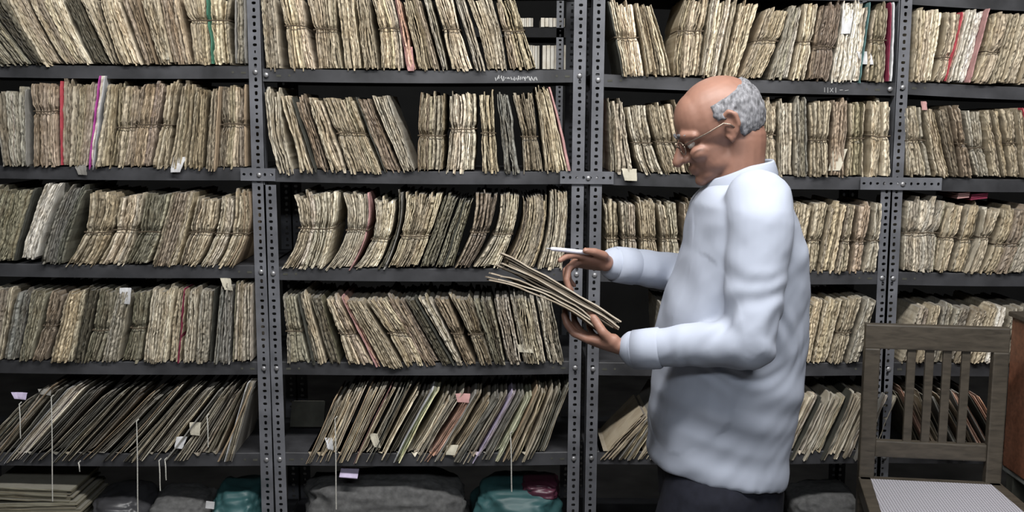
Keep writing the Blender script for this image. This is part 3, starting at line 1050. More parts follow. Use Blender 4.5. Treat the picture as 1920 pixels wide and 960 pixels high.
g = 'flat folders piled on the bottom shelf'
for k, (xl, xr, yt, yb, c, lab) in enumerate(((-40, 152, 1000, 1016, 'olive', 'lowest of the olive folders lying flat at the bottom left'), (-30, 146, 974, 997, 'olive', 'second olive folder up in the flat pile at the bottom left'),
                                              (-20, 150, 944, 970, 'olive', 'third olive folder up in the flat pile at the bottom left'), (-30, 134, 916, 940, 'olive', 'topmost olive folder of the flat pile at the bottom left'))):
    flat_folder(0, 6, xl, xr, yt, yb, c, lab, g, 'tan' if k == 9 else None, seed=k, tilt=0.008 * (-1) ** k)


def sack(name, xl, xr, ytop, ybot, mat, lab, cat, seed, Y=D + .03, depth=.25, amp=.02, flat=0.5, group=None):
    a, b = at(xl, ybot, Y), at(xr, ytop, Y)
    w, h = b.x - a.x, b.z - a.z
    base = Vector(((a.x + b.x) / 2, Y + depth / 2, a.z))
    bm = bmesh.new()
    bmesh.ops.create_icosphere(bm, subdivisions=5, radius=1.0)
    for v in bm.verts:
        p = v.co.copy()
        q = Vector([math.copysign(abs(c) ** e, c) for c, e in zip(p, (0.6, 0.6, 0.75))])
        q.z = max(q.z, -0.75)
        n1 = noise.noise(p * 1.4 + Vector((seed, 0, 0))) * 0.16 + noise.noise(p * 4 + Vector((0, seed, 0))) * 0.06
        ridge = (1 - abs(noise.noise(p * 3.0 + Vector((seed, 2, 5))))) ** 4 * 0.05
        q *= 1 + n1 * (0.3 if p.z < -.5 else 1) + ridge
        v.co = Vector((q.x * w / 2, q.y * depth / 2, (max(q.z, -.75) + .75) / 1.75 * h))
    o = part(name, bm, mat, None, smooth=True)
    o.location = base
    tag(o, lab, cat, group)
    return o


sk = sack('cloth_sack', 556, 874, 913, 1018, M_CLOTH, 'grey cloth sack slumped on the bottom shelf left of the man', 'sack', 3)
bg = sack('plastic_bag', 885, 1050, 925, 1018, M_TEAL, 'teal plastic bag on the bottom shelf right of the grey sack', 'bag', 8)
sack('plastic_bag', 976, 1050, 910, 940, M_MAROON, 'small maroon bag lying on top of the teal bag', 'bag', 5, Y=D + .06, depth=.16)
sack('plastic_bag', 386, 486, 930, 1019, M_TEAL, 'teal bag with a white label at the foot of the left posts', 'bag', 12)
sack('plastic_bag', 156, 262, 942, 1019, M_DARKBAG, 'crumpled dark plastic bag beside the olive flat folders', 'bag', 15)
sack('cloth_sack', 266, 382, 946, 1019, M_CLOTH, 'low dark cloth sack between the two bottom left bags', 'sack', 21)
p = at(394, 947, D + .028)
bm = bmesh.new()
box(bm, (0, 0, 0), (.026, .004, .022), Matrix.Rotation(.12, 3, 'Y'))
lb = part('label_tag', bm, COV['white'], None)
lb.location = p
tag(lb, 'small white paper tag on the teal bag below the left posts', 'tag')
sack('cloth_sack', 1500, 1628, 938, 1016, M_CLOTH, 'grey cloth sack on the bottom shelf beside the chair', 'sack', 33)

# folders lying further back on the fifth shelf, and small odd papers
z5 = lip_z(1, 5, 560)[1]
t = thing('flat_folder', Vector((at(566, 823, D + .2).x, D + .26, z5)), 'dark folder leaning at the back of the fifth shelf beside the left posts', 'folder')
bm = bmesh.new()
pa, pb = at(538, 826, D + .16), at(600, 786, D + .2)
box(bm, Vector(((pa.x + pb.x) / 2, D + .26, z5 + .045)) - t.location, (pb.x - pa.x + .01, .012, .085), Matrix.Rotation(-.5, 3, 'X'))
part('cover', bm, COV['dark'], t)
bm = bmesh.new()
box(bm, Vector(((pa.x + pb.x) / 2, D + .272, z5 + .047)) - t.location, (pb.x - pa.x, .006, .078), Matrix.Rotation(-.5, 3, 'X'))
part('pages', bm, M_SLIP, t)

# pink and maroon folders lying on the bundles of the far right bay's third shelf
for (xl, xr, yt, yb, c, lab) in ((1795, 1818, 358, 372, 'pink', 'small pink folder lying on the bundles under the perforated bar'), (1820, 1852, 358, 374, 'maroon', 'maroon folder lying beside the pink folder on the far right bundles')):
    a, b_ = at(xl, yb, D + .02), at(xr, yt, D + .02)
    o = thing('flat_folder', Vector(((a.x + b_.x) / 2, D + .1, a.z)), lab, 'folder')
    bm = bmesh.new()
    for k in range(3):
        box(bm, Vector((.001 * k, 0, .003 + k * .006)), (b_.x - a.x, .16, .0045), Matrix.Rotation(-.12, 3, 'Y'))
    part('cover', bm, COV[c], o)

# a loose white paper tucked under the shelf lip
p = at(655, 886, D + .03)
bm = bmesh.new()
box(bm, (0, 0, 0), (.055, .05, .0025), Matrix.Rotation(.35, 3, 'X') @ Matrix.Rotation(.1, 3, 'Y'))
lp = part('paper_sheet', bm, COV['lilac'], None)
lp.location = p
tag(lp, 'small lilac paper hanging under the fifth shelf lip', 'paper')

# ------------------------------------------------------------------ the far rack seen through the gap in the top shelf
YF = D + 1.45
base = Vector((at(1020, 480, YF).x, YF, 0))
fr_ = thing('steel_rack', base, 'dim steel rack further back, seen through the gap beside the middle posts', 'shelving rack')
pa, pb = at(1044, 0, YF), at(1043, 100, YF)
slotted_post(fr_, lambda z: pa.x, .032, 0.0, 2.3, YF, 1, base=base)
for (yy) in (60, 140):
    q0, q1 = at(880, yy, YF), at(1062, yy, YF)
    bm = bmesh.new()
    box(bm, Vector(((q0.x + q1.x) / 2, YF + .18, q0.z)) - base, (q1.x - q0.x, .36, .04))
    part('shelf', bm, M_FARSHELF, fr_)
for (xl, xr, yt, yb, c, lab) in ((975, 1000, 33, 50, 'white', 'white flat folder on the far rack, seen through the top gap'), (1014, 1060, 33, 50, 'white', 'pale papers on the far rack beside its perforated post'),
                                 (985, 1012, 84, 130, 'white', 'white file leaning on the far rack behind the last top bundle'), (1017, 1062, 84, 130, 'white', 'pale file standing on the far rack behind the middle posts')):
    a, b_ = at(xl, yb, YF + .01), at(xr, yt, YF + .01)
    o = thing('paper_file', Vector(((a.x + b_.x) / 2, YF + .12, a.z)), lab, 'paper file')
    bm = bmesh.new()
    bm.loops.layers.uv.new('UVMap')
    n = 6
    for k in range(n):
        box(bm, Vector(((k + .5) / n * (b_.x - a.x) - (b_.x - a.x) / 2, random.uniform(0, .01), (b_.z - a.z) / 2)), ((b_.x - a.x) / n * .85, .2, (b_.z - a.z) * random.uniform(.93, 1)))
    part('pages', bm, M_FILE, o, color=COL[c])

# ------------------------------------------------------------------ wooden chair
def wood(name, col, rough=0.45, nscale=6):
    m, nt, b = new_mat(name)
    L = nt.links
    tc = N(nt, 'ShaderNodeTexCoord')
    mp = N(nt, 'ShaderNodeMapping')
    mp.inputs['Scale'].default_value = (3, 14, 14)
    L.new(tc.outputs['Object'], mp.inputs[0])
    n = N(nt, 'ShaderNodeTexNoise')
    n.inputs['Scale'].default_value = nscale
    n.inputs['Detail'].default_value = 6
    n.inputs['Distortion'].default_value = 0.6
    L.new(mp.outputs[0], n.inputs['Vector'])
    r = ramp(nt, [(0.3, tuple(c * .6 for c in col)), (0.55, col), (0.75, tuple(c * 1.25 for c in col))])
    L.new(n.outputs[0], r.inputs[0])
    L.new(r.outputs[0], b.inputs['Base Color'])
    b.inputs['Roughness'].default_value = rough
    return m


M_WOOD = wood('dark_olive_wood', (0.06, 0.05, 0.038))
M_REDWOOD = wood('red_brown_wood', (0.17, 0.07, 0.04))


def cane_mat():
    m, nt, b = new_mat('woven_cane')
    L = nt.links
    tc = N(nt, 'ShaderNodeTexCoord')
    facs = []
    for rot in (0.0, PI / 2):
        mp = N(nt, 'ShaderNodeMapping')
        mp.inputs['Rotation'].default_value = (0, 0, rot)
        L.new(tc.outputs['Object'], mp.inputs[0])
        w = N(nt, 'ShaderNodeTexWave')
        w.inputs['Scale'].default_value = 42
        L.new(mp.outputs[0], w.inputs['Vector'])
        facs.append(w.outputs['Fac'])
    mm = N(nt, 'ShaderNodeMath', operation='MAXIMUM')
    L.new(facs[0], mm.inputs[0])
    L.new(facs[1], mm.inputs[1])
    r = ramp(nt, [(0.4, (0.16, 0.155, 0.17)), (0.8, (0.46, 0.45, 0.5))])
    L.new(mm.outputs[0], r.inputs[0])
    L.new(r.outputs[0], b.inputs['Base Color'])
    b.inputs['Roughness'].default_value = 0.5
    bp = N(nt, 'ShaderNodeBump')
    bp.inputs['Distance'].default_value = 0.002
    L.new(mm.outputs[0], bp.inputs['Height'])
    L.new(bp.outputs[0], b.inputs['Normal'])
    return m


M_CANE = cane_mat()
CHY = 2.90
ang = math.radians(8)
ca, cb = at(1622, 606, CHY + .03), at(1894, 614, CHY - .03)
W = (cb - ca).length
mid = (ca + cb) / 2
chair = thing('wooden_chair', Vector((mid.x, CHY, 0)), 'dark slat-back wooden chair with a pale woven cane seat beside the man', 'chair', rz=-ang)
zt = mid.z


def zat(py):
    return at(1758, py, CHY).z


def xs(px, py=740):
    # local x of a pixel column on the chair back
    return (at(px, py, CHY).x - mid.x) / math.cos(ang)


def cbox(name, x0, x1, z0, z1, y0, y1, mat=M_WOOD, bevel=.004, tilt=0.0):
    bm = bmesh.new()
    box(bm, ((x0 + x1) / 2, (y0 + y1) / 2, (z0 + z1) / 2), (x1 - x0, y1 - y0, z1 - z0), bevel=bevel)
    return part(name, bm, mat, chair)


h = W / 2
zseat = zat(897)
sw = .042
cbox('top_rail', -h, h, zat(656), zt, -.014, .014)
cbox('stile', h - sw, h, 0, zat(655), -.016, .016)
cbox('stile', -h, -h + sw, 0, zat(655), -.016, .016)
cbox('lower_rail', -h + sw, h - sw, zat(859), zat(828), -.012, .012)
for px in (1707, 1739, 1770, 1803):
    x = xs(px)
    cbox('slat', x - .0115, x + .0115, zat(830), zat(654), -.007, .007, bevel=.002)
# seat: four rails around the woven panel, wider at the front
sd = .42
bm = bmesh.new()
fw = h + .035
rail = .036
for (x0, y0, x1, y1) in ((-h, -.018, h, -.018), (-fw, -sd, fw, -sd), (-h + .018, 0, -fw + .018, -sd), (h - .018, 0, fw - .018, -sd)):
    a, b_ = Vector((x0, y0, zseat - .022)), Vector((x1, y1, zseat - .022))
    d = b_ - a
    an = math.atan2(d.y, d.x)
    box(bm, (a + b_) / 2, (d.length, rail, .044), Matrix.Rotation(an, 3, 'Z'), bevel=.004)
part('seat_frame', bm, M_WOOD, chair)
bm = bmesh.new()
i0, i1 = h - .03, fw - .03
top = [bm.verts.new(v) for v in ((-i0, -.03, zseat + .001), (i0, -.03, zseat + .001), (i1, -sd + .012, zseat + .001), (-i1, -sd + .012, zseat + .001))]
bot = [bm.verts.new(v.co - Vector((0, 0, .012))) for v in top]
bm.faces.new(top)
bm.faces.new(bot[::-1])
for k in range(4):
    bm.faces.new((top[k], bot[k], bot[(k + 1) % 4], top[(k + 1) % 4]))
part('cane_seat', bm, M_CANE, chair)
for sx in (-1, 1):
    x = sx * (fw - .02)
    cbox('leg', x - .02, x + .02, 0, zseat - .04, -sd - .015, -sd + .025)
    bm = bmesh.new()
    tube(bm, [(sx * (h - .02), 0, .2), (x, -sd, .2)], .011, n=8)
    part('stretcher', bm, M_WOOD, chair)

# red-brown cabinet at the frame's edge: a panelled side with a pale ledge and legs
pa, pb = at(1898, 592, 3.05), at(1898, 872, 3.05)
cx0, ztop, zb = pa.x, pa.z, pb.z
cab = thing('wooden_cabinet', Vector((cx0 + .2, 2.84 + .11, 0)), 'red-brown wooden cabinet cut off by the picture edge right of the chair', 'cabinet')
L0 = cab.location
bm = bmesh.new()
box(bm, Vector((cx0 + .2, 2.95, (ztop + zb) / 2)) - L0, (.4, .2, ztop - zb), bevel=.004)
part('body', bm, M_REDWOOD, cab)
bm = bmesh.new()
box(bm, Vector((cx0 + .2, 2.945, ztop + .006)) - L0, (.42, .22, .014), bevel=.003)
part('top', bm, M_WOOD, cab)
bm = bmesh.new()
for z in (zb + (ztop - zb) * .32, zb + (ztop - zb) * .66):
    box(bm, Vector((cx0 + .2, 2.848, z)) - L0, (.36, .006, .005))
part('panel_groove', bm, COV['dark'], cab)
bm = bmesh.new()
box(bm, Vector((cx0 + .205, 2.93, zb - .008)) - L0, (.40, .26, .02), bevel=.004)
part('ledge', bm, plain('grey_stone', (.25, .26, .25), .4, .5), cab)
for x in (cx0 + .03, cx0 + .37):
    for y in (2.87, 3.02):
        bm = bmesh.new()
        box(bm, Vector((x, y, (zb - .018) / 2)) - L0, (.04, .04, zb - .018), bevel=.003)
        part('leg', bm, COV['dark'], cab)

# ------------------------------------------------------------------ the man
YM = 2.35
M_SKIN = plain('skin', (0.24, 0.125, 0.09), 0.5, 0.4, nscale=40, namt=0.12)
M_SHIRT = plain('pale_blue_shirt', (0.34, 0.37, 0.445), 0.85, 0.2, nscale=5, namt=0.06)
M_TROUSER = plain('navy_trousers', (0.012, 0.013, 0.02), 0.9, 0.2, nscale=40, namt=0.3)
M_HAIR = plain('grey_hair', (0.20, 0.20, 0.215), 0.7, 0.3, nscale=160, namt=0.6, bump=0.9, stretch=(1, 1, .25))
M_SHOE = plain('black_leather', (0.015, 0.013, 0.012), 0.35, 0.5)
M_WIRE = plain('spectacle_metal', (0.25, 0.2, 0.16), 0.3, 0.5, metal=0.8)
man_base = Vector((at(1350, 480, YM).x, YM, 0))
man = thing('person', man_base, 'balding grey-haired man in a pale blue shirt walking left with papers and pen', 'person')


def mp_(px, py, dy=0.0):
    return at(px, py, YM + dy) - man_base


hip_z = mp_(1350, 900).z
# --- hands are built in a local frame: origin wrist, fwd along fingers, up = back of hand, side = thumb side


def hand(bm, wrist, fwd, up, side, curl, thumb, spread=0.12, curls=None, scale=1.0):
    fwd, up, side = fwd.normalized(), up.normalized(), side.normalized()
    P = lambda f, s, u: wrist + (fwd * f + side * s + up * u) * scale
    # palm
    rings = []
    for f, w, h_ in ((-.01, .024, .018), (.02, .033, .018), (.05, .041, .0165), (.078, .042, .014), (.092, .037, .011)):
        rings.append([P(f, w * math.copysign(abs(math.cos(a)) ** .8, math.cos(a)), h_ * math.sin(a)) for a in [2 * PI * k / 16 for k in range(16)]])
    loft(bm, rings)
    ellipsoid(bm, P(.03, .024, -.008), (.017 * scale,) * 3, seg=12, rings=8)
    lens = ((.040, .026, .021), (.045, .029, .023), (.041, .027, .021), (.032, .021, .018))
    for i, (s0, ln) in enumerate(zip((.030, .010, -.011, -.030), lens)):
        c = curls[i] if curls else curl
        a = 0.0
        p = P(.085 - (.006 if i in (0,) else .010 if i == 3 else 0), s0, .002)
        pts, rad = [p], [.0096]
        for j, l in enumerate(ln):
            a += c[j]
            d = fwd * math.cos(a) - up * math.sin(a) + side * (spread * (1.2 - .8 * i))* .6
            p = p + d.normalized() * l * scale
            pts.append(p)
            rad.append((.0086, .0078, .0066)[j])
        limb(bm, pts, [r * scale * (.86 if i == 3 else 1) for r in rad], n=10, steps=2)
    pts = [P(*q) for q in thumb]
    limb(bm, pts, [.0125 * scale, .0108 * scale, .0098 * scale, .0078 * scale][:len(pts)], n=10, steps=2)


# --- body (one continuous surface)
bm = bmesh.new()
# head frame: face looks along -X, tipped down
HS = 0.945
tiltA = math.radians(24)
hc = mp_(1346, 238)
RT = Matrix.Rotation(-tiltA, 3, 'Y')     # tips the -X direction downward


def hp(f, s, u):
    """head local: f forward, s to the near side (towards camera), u up"""
    return hc + RT @ (Vector((-f, -s, u)) * HS)


def hell(f, s, u, a, b, c, rot=0.0):
    ellipsoid(bm, hp(f, s, u), (a * HS, b * HS, c * HS), RT @ Matrix.Rotation(rot, 3, 'Y'), seg=28, rings=18)


hell(-.012, 0, .022, .100, .077, .092)           # skull
hell(.030, 0, .030, .062, .064, .070)            # forehead
hell(.030, 0, -.045, .062, .056, .072)           # face
hell(.052, 0, -.088, .036, .038, .026)           # jaw / chin
hell(.080, 0, -.098, .017, .020, .015)           # chin point
hell(.020, .030, -.070, .050, .026, .034, .3)    # jaw corners
hell(.020, -.030, -.070, .050, .026, .034, .3)
for s in (-1, 1):
    limb(bm, [hp(.086, s * .010, .012), hp(.084, s * .032, .016), hp(.066, s * .052, .008)], [.010, .011, .009], n=10)   # brow
    hell(.066, s * .036, -.034, .024, .022, .020)      # cheekbone
    hell(.079, s * .030, -.004, .012, .015, .008)      # lids
    # ear
    e = [hp(-.006, s * .078, .022), hp(-.020, s * .085, .030), hp(-.031, s * .088, .018), hp(-.030, s * .087, -.004), hp(-.018, s * .082, -.022), hp(-.006, s * .076, -.034), hp(.001, s * .074, -.022)]
    limb(bm, e, [.005, .0055, .006, .006, .0055, .0065, .004], n=8)
    ellipsoid(bm, hp(-.014, s * .077, .0), (.014, .006, .026), RT, seg=12, rings=8)
limb(bm, [hp(.090, 0, .004), hp(.104, 0, -.018), hp(.117, 0, -.038)], [.0075, .0095, .0125], n=12)                         # nose
for s in (-1, 1):
    limb(bm, [hp(.099, s * .012, -.040), hp(.090, s * .014, -.038)], [.0085, .007], n=10)
limb(bm, [hp(.086, .020, -.066), hp(.0945, 0, -.063), hp(.086, -.020, -.066)], [.004, .0062, .004], n=10)                   # lips
limb(bm, [hp(.084, .018, -.0725), hp(.0925, 0, -.0745), hp(.084, -.018, -.0725)], [.004, .0066, .004], n=10)
# neck and trunk (the trunk sits under the shirt)
limb(bm, [hp(-.035, 0, -.045), mp_(1382, 325), mp_(1392, 362)], [.060, .058, .066], n=18)
rings = []
for (y, x0, x1, hw) in ((345, 1340, 1432, .075), (380, 1320, 1462, .15), (440, 1308, 1480, .17), (560, 1270, 1484, .165), (660, 1258, 1480, .16), (800, 1262, 1466, .16), (930, 1290, 1450, .15)):
    a, b_ = mp_(x0, y), mp_(x1, y)
    cx_, rx = (a + b_) / 2, (b_.x - a.x) / 2
    rings.append([cx_ + Vector((rx * math.cos(q), hw * math.sin(q), 0)) for q in [2 * PI * k / 24 for k in range(24)]])
loft(bm, rings)
# arms
nS, nE, nW = mp_(1428, 392, -.165), mp_(1408, 640, -.235), mp_(1188, 656, -.150)
fS, fE, fW = mp_(1418, 392, .165), mp_(1366, 523, .26), mp_(1150, 495, .12)
limb(bm, [nS, nE, nW], [.052, .040, .026], n=16)
limb(bm, [fS, fE, fW], [.052, .040, .026], n=16)
# near (left) hand: palm under the sheaf, thumb on top
hd = (mp_(1112, 636, -.10) - nW).normalized()
upN = Vector((0, -.25, -1))
upN = (upN - hd * upN.dot(hd)).normalized()
sdN = Vector((0, -1, .25))
sdN = (sdN - hd * sdN.dot(hd) - upN * sdN.dot(upN)).normalized()
hand(bm, nW + hd * .01, hd, upN, sdN, None, ((.030, .026, -.006), (.048, .044, -.022), (.074, .046, -.046), (.100, .034, -.058)),
     curls=((.15, .5, .4), (.2, .5, .4), (.25, .5, .4), (.3, .55, .45)))
# far (right) hand: holds the pen between thumb and first finger
hd2 = (mp_(1060, 486, .06) - fW).normalized()
up2 = Vector((.0, .35, 1))
up2 = (up2 - hd2 * up2.dot(hd2)).normalized()
sd2 = Vector((0, -1, .3))
sd2 = (sd2 - hd2 * sd2.dot(hd2) - up2 * sd2.dot(up2)).normalized()
hand(bm, fW + hd2 * .008, hd2, up2, sd2, None, ((.028, .026, .0), (.052, .050, .006), (.082, .057, .010), (.106, .056, .011)),
     curls=((-.05, .28, .32), (.55, .8, .5), (.7, .95, .6), (.8, 1.0, .7)))
# legs, mid-stride
nH, nK, nA = mp_(1345, 930, -.09), Vector((-.12, -.10, .40)), Vector((-.16, -.10, .075))
fH, fK, fA = mp_(1375, 930, .09), Vector((.10, .09, .40)), Vector((.32, .09, .14))
limb(bm, [nH, nK, nA], [.085, .056, .040], n=16)
limb(bm, [fH, fK, fA], [.085, .056, .040], n=16)
for A, dr in ((nA, Vector((-1, 0, -.12))), (fA, Vector((-.85, 0, -.5)))):
    limb(bm, [A + Vector((.02, 0, -.02)), A + dr * .08 + Vector((0, 0, -.03)), A + dr * .15 + Vector((0, 0, -.04))], [.036, .033, .026], n=12)
body = part('body', bm, M_SKIN, man)
bake(body, [('REMESH', dict(mode='VOXEL', voxel_size=.0036)), ('SMOOTH', dict(factor=.5, iterations=4))])

# --- eyes
for s in (-1, 1):
    bm = bmesh.new()
    ellipsoid(bm, hp(.076, s * .031, -.008), (.0115,) * 3, seg=16, rings=12)
    e = part('eye', bm, plain('eye_white', (.6, .57, .52), .2, .5), man, smooth=True)
    bm = bmesh.new()
    ellipsoid(bm, hp(.0852, s * .031, -.010), (.0045, .0055, .0055), RT, seg=12, rings=8)
    part('iris', bm, plain('iris_brown', (.03, .015, .01), .15, .5), e, smooth=True)

# --- hair: a short grey fringe around the sides and back
bm = bmesh.new()
bmesh.ops.create_uvsphere(bm, u_segments=160, v_segments=110, radius=1.0)
for v in bm.verts:
    p = v.co.copy()
    f, s, u = -p.x, -p.y, p.z
    az = math.atan2(abs(s), f)                # 0 = straight ahead, pi = back
    top = .42 + .30 * max(0, (az - 1.3) / 1.8) + .05 * noise.noise(p * 6)
    bot = (-.12 if az < 1.70 else -.12 - .5 * min(1, (az - 1.70) / .12)) + .05 * noise.noise(p * 9)
    m = min((az - 1.26 - .06 * noise.noise(p * 7)) / .10, (top - u) / .10, (u - bot) / .08)
    m = max(0.0, min(1.0, m))
    m = m * m * (3 - 2 * m)
    n_ = .0030 * noise.noise(Vector((p.x * 34, p.y * 34, p.z * 8))) + .003 * noise.noise(p * 8)
    e_ = -.012 + .0165 * m
    k = Vector((p.x * (.1005 + e_), p.y * (.0775 + e_), p.z * (.092 + e_)))
    k += p * n_ * m
    if p.z < -.1:
        k.z *= 1.12
    v.co = hc + RT @ ((k + Vector((.012, 0, .022))) * HS)
hair = part('hair', bm, M_HAIR, man, smooth=True)
# eyebrows
for s in (-1, 1):
    bm = bmesh.new()
    tube(bm, [hp(.0955, s * .012, .013), hp(.0955, s * .026, .020), hp(.083, s * .046, .016)], [.003, .0042, .002], n=6)
    part('eyebrow', bm, M_HAIR, man, smooth=True)
# spectacles
gl = bmesh.new()
for s in (-1, 1):
    ring = [hp(.102 - .006 * (abs(.030 + .019 * math.cos(q)) / .05) ** 2, s * .030 + .0195 * math.cos(q), -.010 + .0155 * math.sin(q)) for q in [2 * PI * k / 20 for k in range(21)]]
    tube(gl, ring, .0014, n=6, caps=False)
    tube(gl, [hp(.098, s * .049, -.004), hp(.085, s * .066, .000), hp(.04, s * .079, .004), hp(.000, s * .084, .010), hp(-.012, s * .086, .002), hp(-.022, s * .084, -.012)], .0016, n=6)
tube(gl, [hp(.102, -.011, -.006), hp(.106, 0, -.003), hp(.102, .011, -.006)], .0013, n=6)
part('spectacles', gl, M_WIRE, man, smooth=True)

# --- shirt
bm = bmesh.new()
SH = ((322, 1352, 1432, .062), (338, 1338, 1446, .078), (356, 1318, 1458, .125), (380, 1302, 1474, .185), (410, 1294, 1488, .205), (460, 1284, 1500, .205), (520, 1264, 1507, .2), (580, 1242, 1507, .195),
      (640, 1230, 1504, .19), (720, 1224, 1497, .19), (800, 1216, 1482, .185), (840, 1212, 1472, .187), (870, 1216, 1464, .187))
rings = []
for (y, x0, x1, hw) in SH:
    a, b_ = mp_(x0, y), mp_(x1, y)
    cx_, rx = (a + b_) / 2, (b_.x - a.x) / 2
    r_ = []
    for k in range(48):
        q = 2 * PI * k / 48
        c_, s_ = math.cos(q), math.sin(q)
        r_.append(cx_ + Vector((rx * math.copysign(abs(c_) ** .85, c_), hw * math.copysign(abs(s_) ** .85, s_), 0)))
    rings.append(r_)
# curved shirt tail: longer at back, and lifting at the sides
last = []
for k, p in enumerate(rings[-1]):
    q = 2 * PI * k / 48
    last.append(p + Vector((0, 0, -.022 * max(0, math.cos(q)) + .03 * max(0, -math.cos(q)) + .012 * abs(math.sin(q)) - .012)))
rings[-1] = last
loft(bm, rings)
for S, E_, W_, sg in ((nS, nE, nW, -1), (fS, fE, fW, 1)):
    s2 = S + Vector((0, -sg * .03, .012))
    fo = (W_ - E_).normalized()
    limb(bm, [s2, S + (E_ - S) * .12, S + (E_ - S) * .5, E_, E_ + (W_ - E_) * .4, W_ - fo * .026, W_ - fo * .004], [.070, .070, .062, .054, .048, .040, .039], n=22, steps=4)
shirt = part('shirt', bm, M_SHIRT, man)
me = bake(shirt, [('REMESH', dict(mode='VOXEL', voxel_size=.0055)), ('SMOOTH', dict(factor=.5, iterations=6))])
# cloth folds
nrm = [v.normal.copy() for v in me.vertices]
for v, n_ in zip(me.vertices, nrm):
    p = v.co
    a = 0.0
    # horizontal drag folds across the flank, gathering at the waist
    wst = math.exp(-((p.z - .80) / .13) ** 2)
    a += (.009 * wst + .002) * noise.noise(Vector((p.x * 4 + 3, p.y * 4, p.z * 20 + p.x * 6)))
    # long soft folds below
    low = max(0, min(1, (.80 - p.z) / .15))
    a += .010 * low * noise.noise(Vector((p.x * 13 + p.z * 3, p.y * 13, p.z * 2)))
    for E_, S, W_ in ((nE, nS, nW), (fE, fS, fW)):
        d = (p - E_).length
        el = math.exp(-(d / .10) ** 2)
        a += .006 * el * math.sin(d * 120 + 9 * noise.noise(p * 9)) + .006 * el * noise.noise(Vector((p.x * 22 + p.z * 18, p.y * 12, p.z * 9)))
        dw = (p - W_).length
        if dw < .25 and d > .05:
            a += .0035 * noise.noise(Vector((p.x * 30, p.y * 10, p.z * 10)))
    dsh = (p - nS).length
    a += .006 * math.exp(-((dsh - .12) / .06) ** 2) * noise.noise(Vector((p.x * 16 + p.z * 12, p.y * 6, p.z * 8)))
    a += .003 * noise.noise(p * 11) + .0022 * noise.noise(Vector((p.x * 30 - p.z * 25, p.y * 14, p.z * 12)))
    v.co = p + n_ * a
# collar: a folded band round the neck
bm = bmesh.new()
rings = []
for (du, grow) in ((0, 0), (.034, .0), (.036, .004), (.0, .016), (-.004, .013)):
    r_ = []
    for k in range(40):
        q = 2 * PI * (k + .5) / 40
        c_, s_ = math.cos(q), math.sin(q)
        a, b_ = mp_(1334, 338), mp_(1444, 322)
        ctr = (a + b_) / 2
        rx = (b_.x - a.x) / 2 + .002 + grow
        ry = .074 + grow
        dip = -.020 * max(0, -c_) if du > .01 else -.020 * max(0, -c_)
        r_.append(ctr + Vector((rx * c_, ry * s_, du + c_ * .012 + dip - .008)))
    rings.append(r_)
loft(bm, rings, caps=False)
bm.faces.ensure_lookup_table()
part('collar', bm, M_SHIRT, man, smooth=True, sub=1)
# cuffs and front buttons
for W_, E_ in ((nW, nE), (fW, fE)):
    bm = bmesh.new()
    fo = (W_ - E_).normalized()
    tube(bm, [W_ - fo * .060, W_ - fo * .055, W_ - fo * .03, W_ - fo * .002, W_ + fo * .002, W_ - fo * .004], [.040, .044, .0435, .042, .040, .036], n=24, caps=False)
    part('cuff', bm, M_SHIRT, man, smooth=True)

# --- trousers and shoes
bm = bmesh.new()
rings = []
for (y, x0, x1, hw) in ((780, 1245, 1470, .165), (860, 1232, 1466, .178), (930, 1236, 1464, .18), (985, 1250, 1460, .17)):
    a, b_ = mp_(x0, y), mp_(x1, y)
    cx_, rx = (a + b_) / 2, (b_.x - a.x) / 2
    rings.append([cx_ + Vector((rx * math.cos(q), hw * math.sin(q), 0)) for q in [2 * PI * k / 24 for k in range(24)]])
loft(bm, rings)
limb(bm, [nH + Vector((-.01, 0, 0)), nK, nA + Vector((0, 0, .03))], [.112, .082, .068], n=18)
limb(bm, [fH + Vector((-.01, 0, 0)), fK, fA + Vector((-.01, 0, .03))], [.112, .082, .068], n=18)
tr = part('trousers', bm, M_TROUSER, man)
bake(tr, [('REMESH', dict(mode='VOXEL', voxel_size=.008)), ('SMOOTH', dict(factor=.5, iterations=5))])
for A, dr in ((nA, Vector((-1, 0, -.10))), (fA, Vector((-.85, 0, -.5)))):
    bm = bmesh.new()
    o0 = A + Vector((.03, 0, -.032))
    limb(bm, [o0, o0 + dr * .08, o0 + dr * .16, o0 + dr * .20], [.042, .043, .042, .032], n=14)
    sh = part('shoe', bm, M_SHOE, man)
    bake(sh, [('REMESH', dict(mode='VOXEL', voxel_size=.006)), ('SMOOTH', dict(factor=.5, iterations=4))])

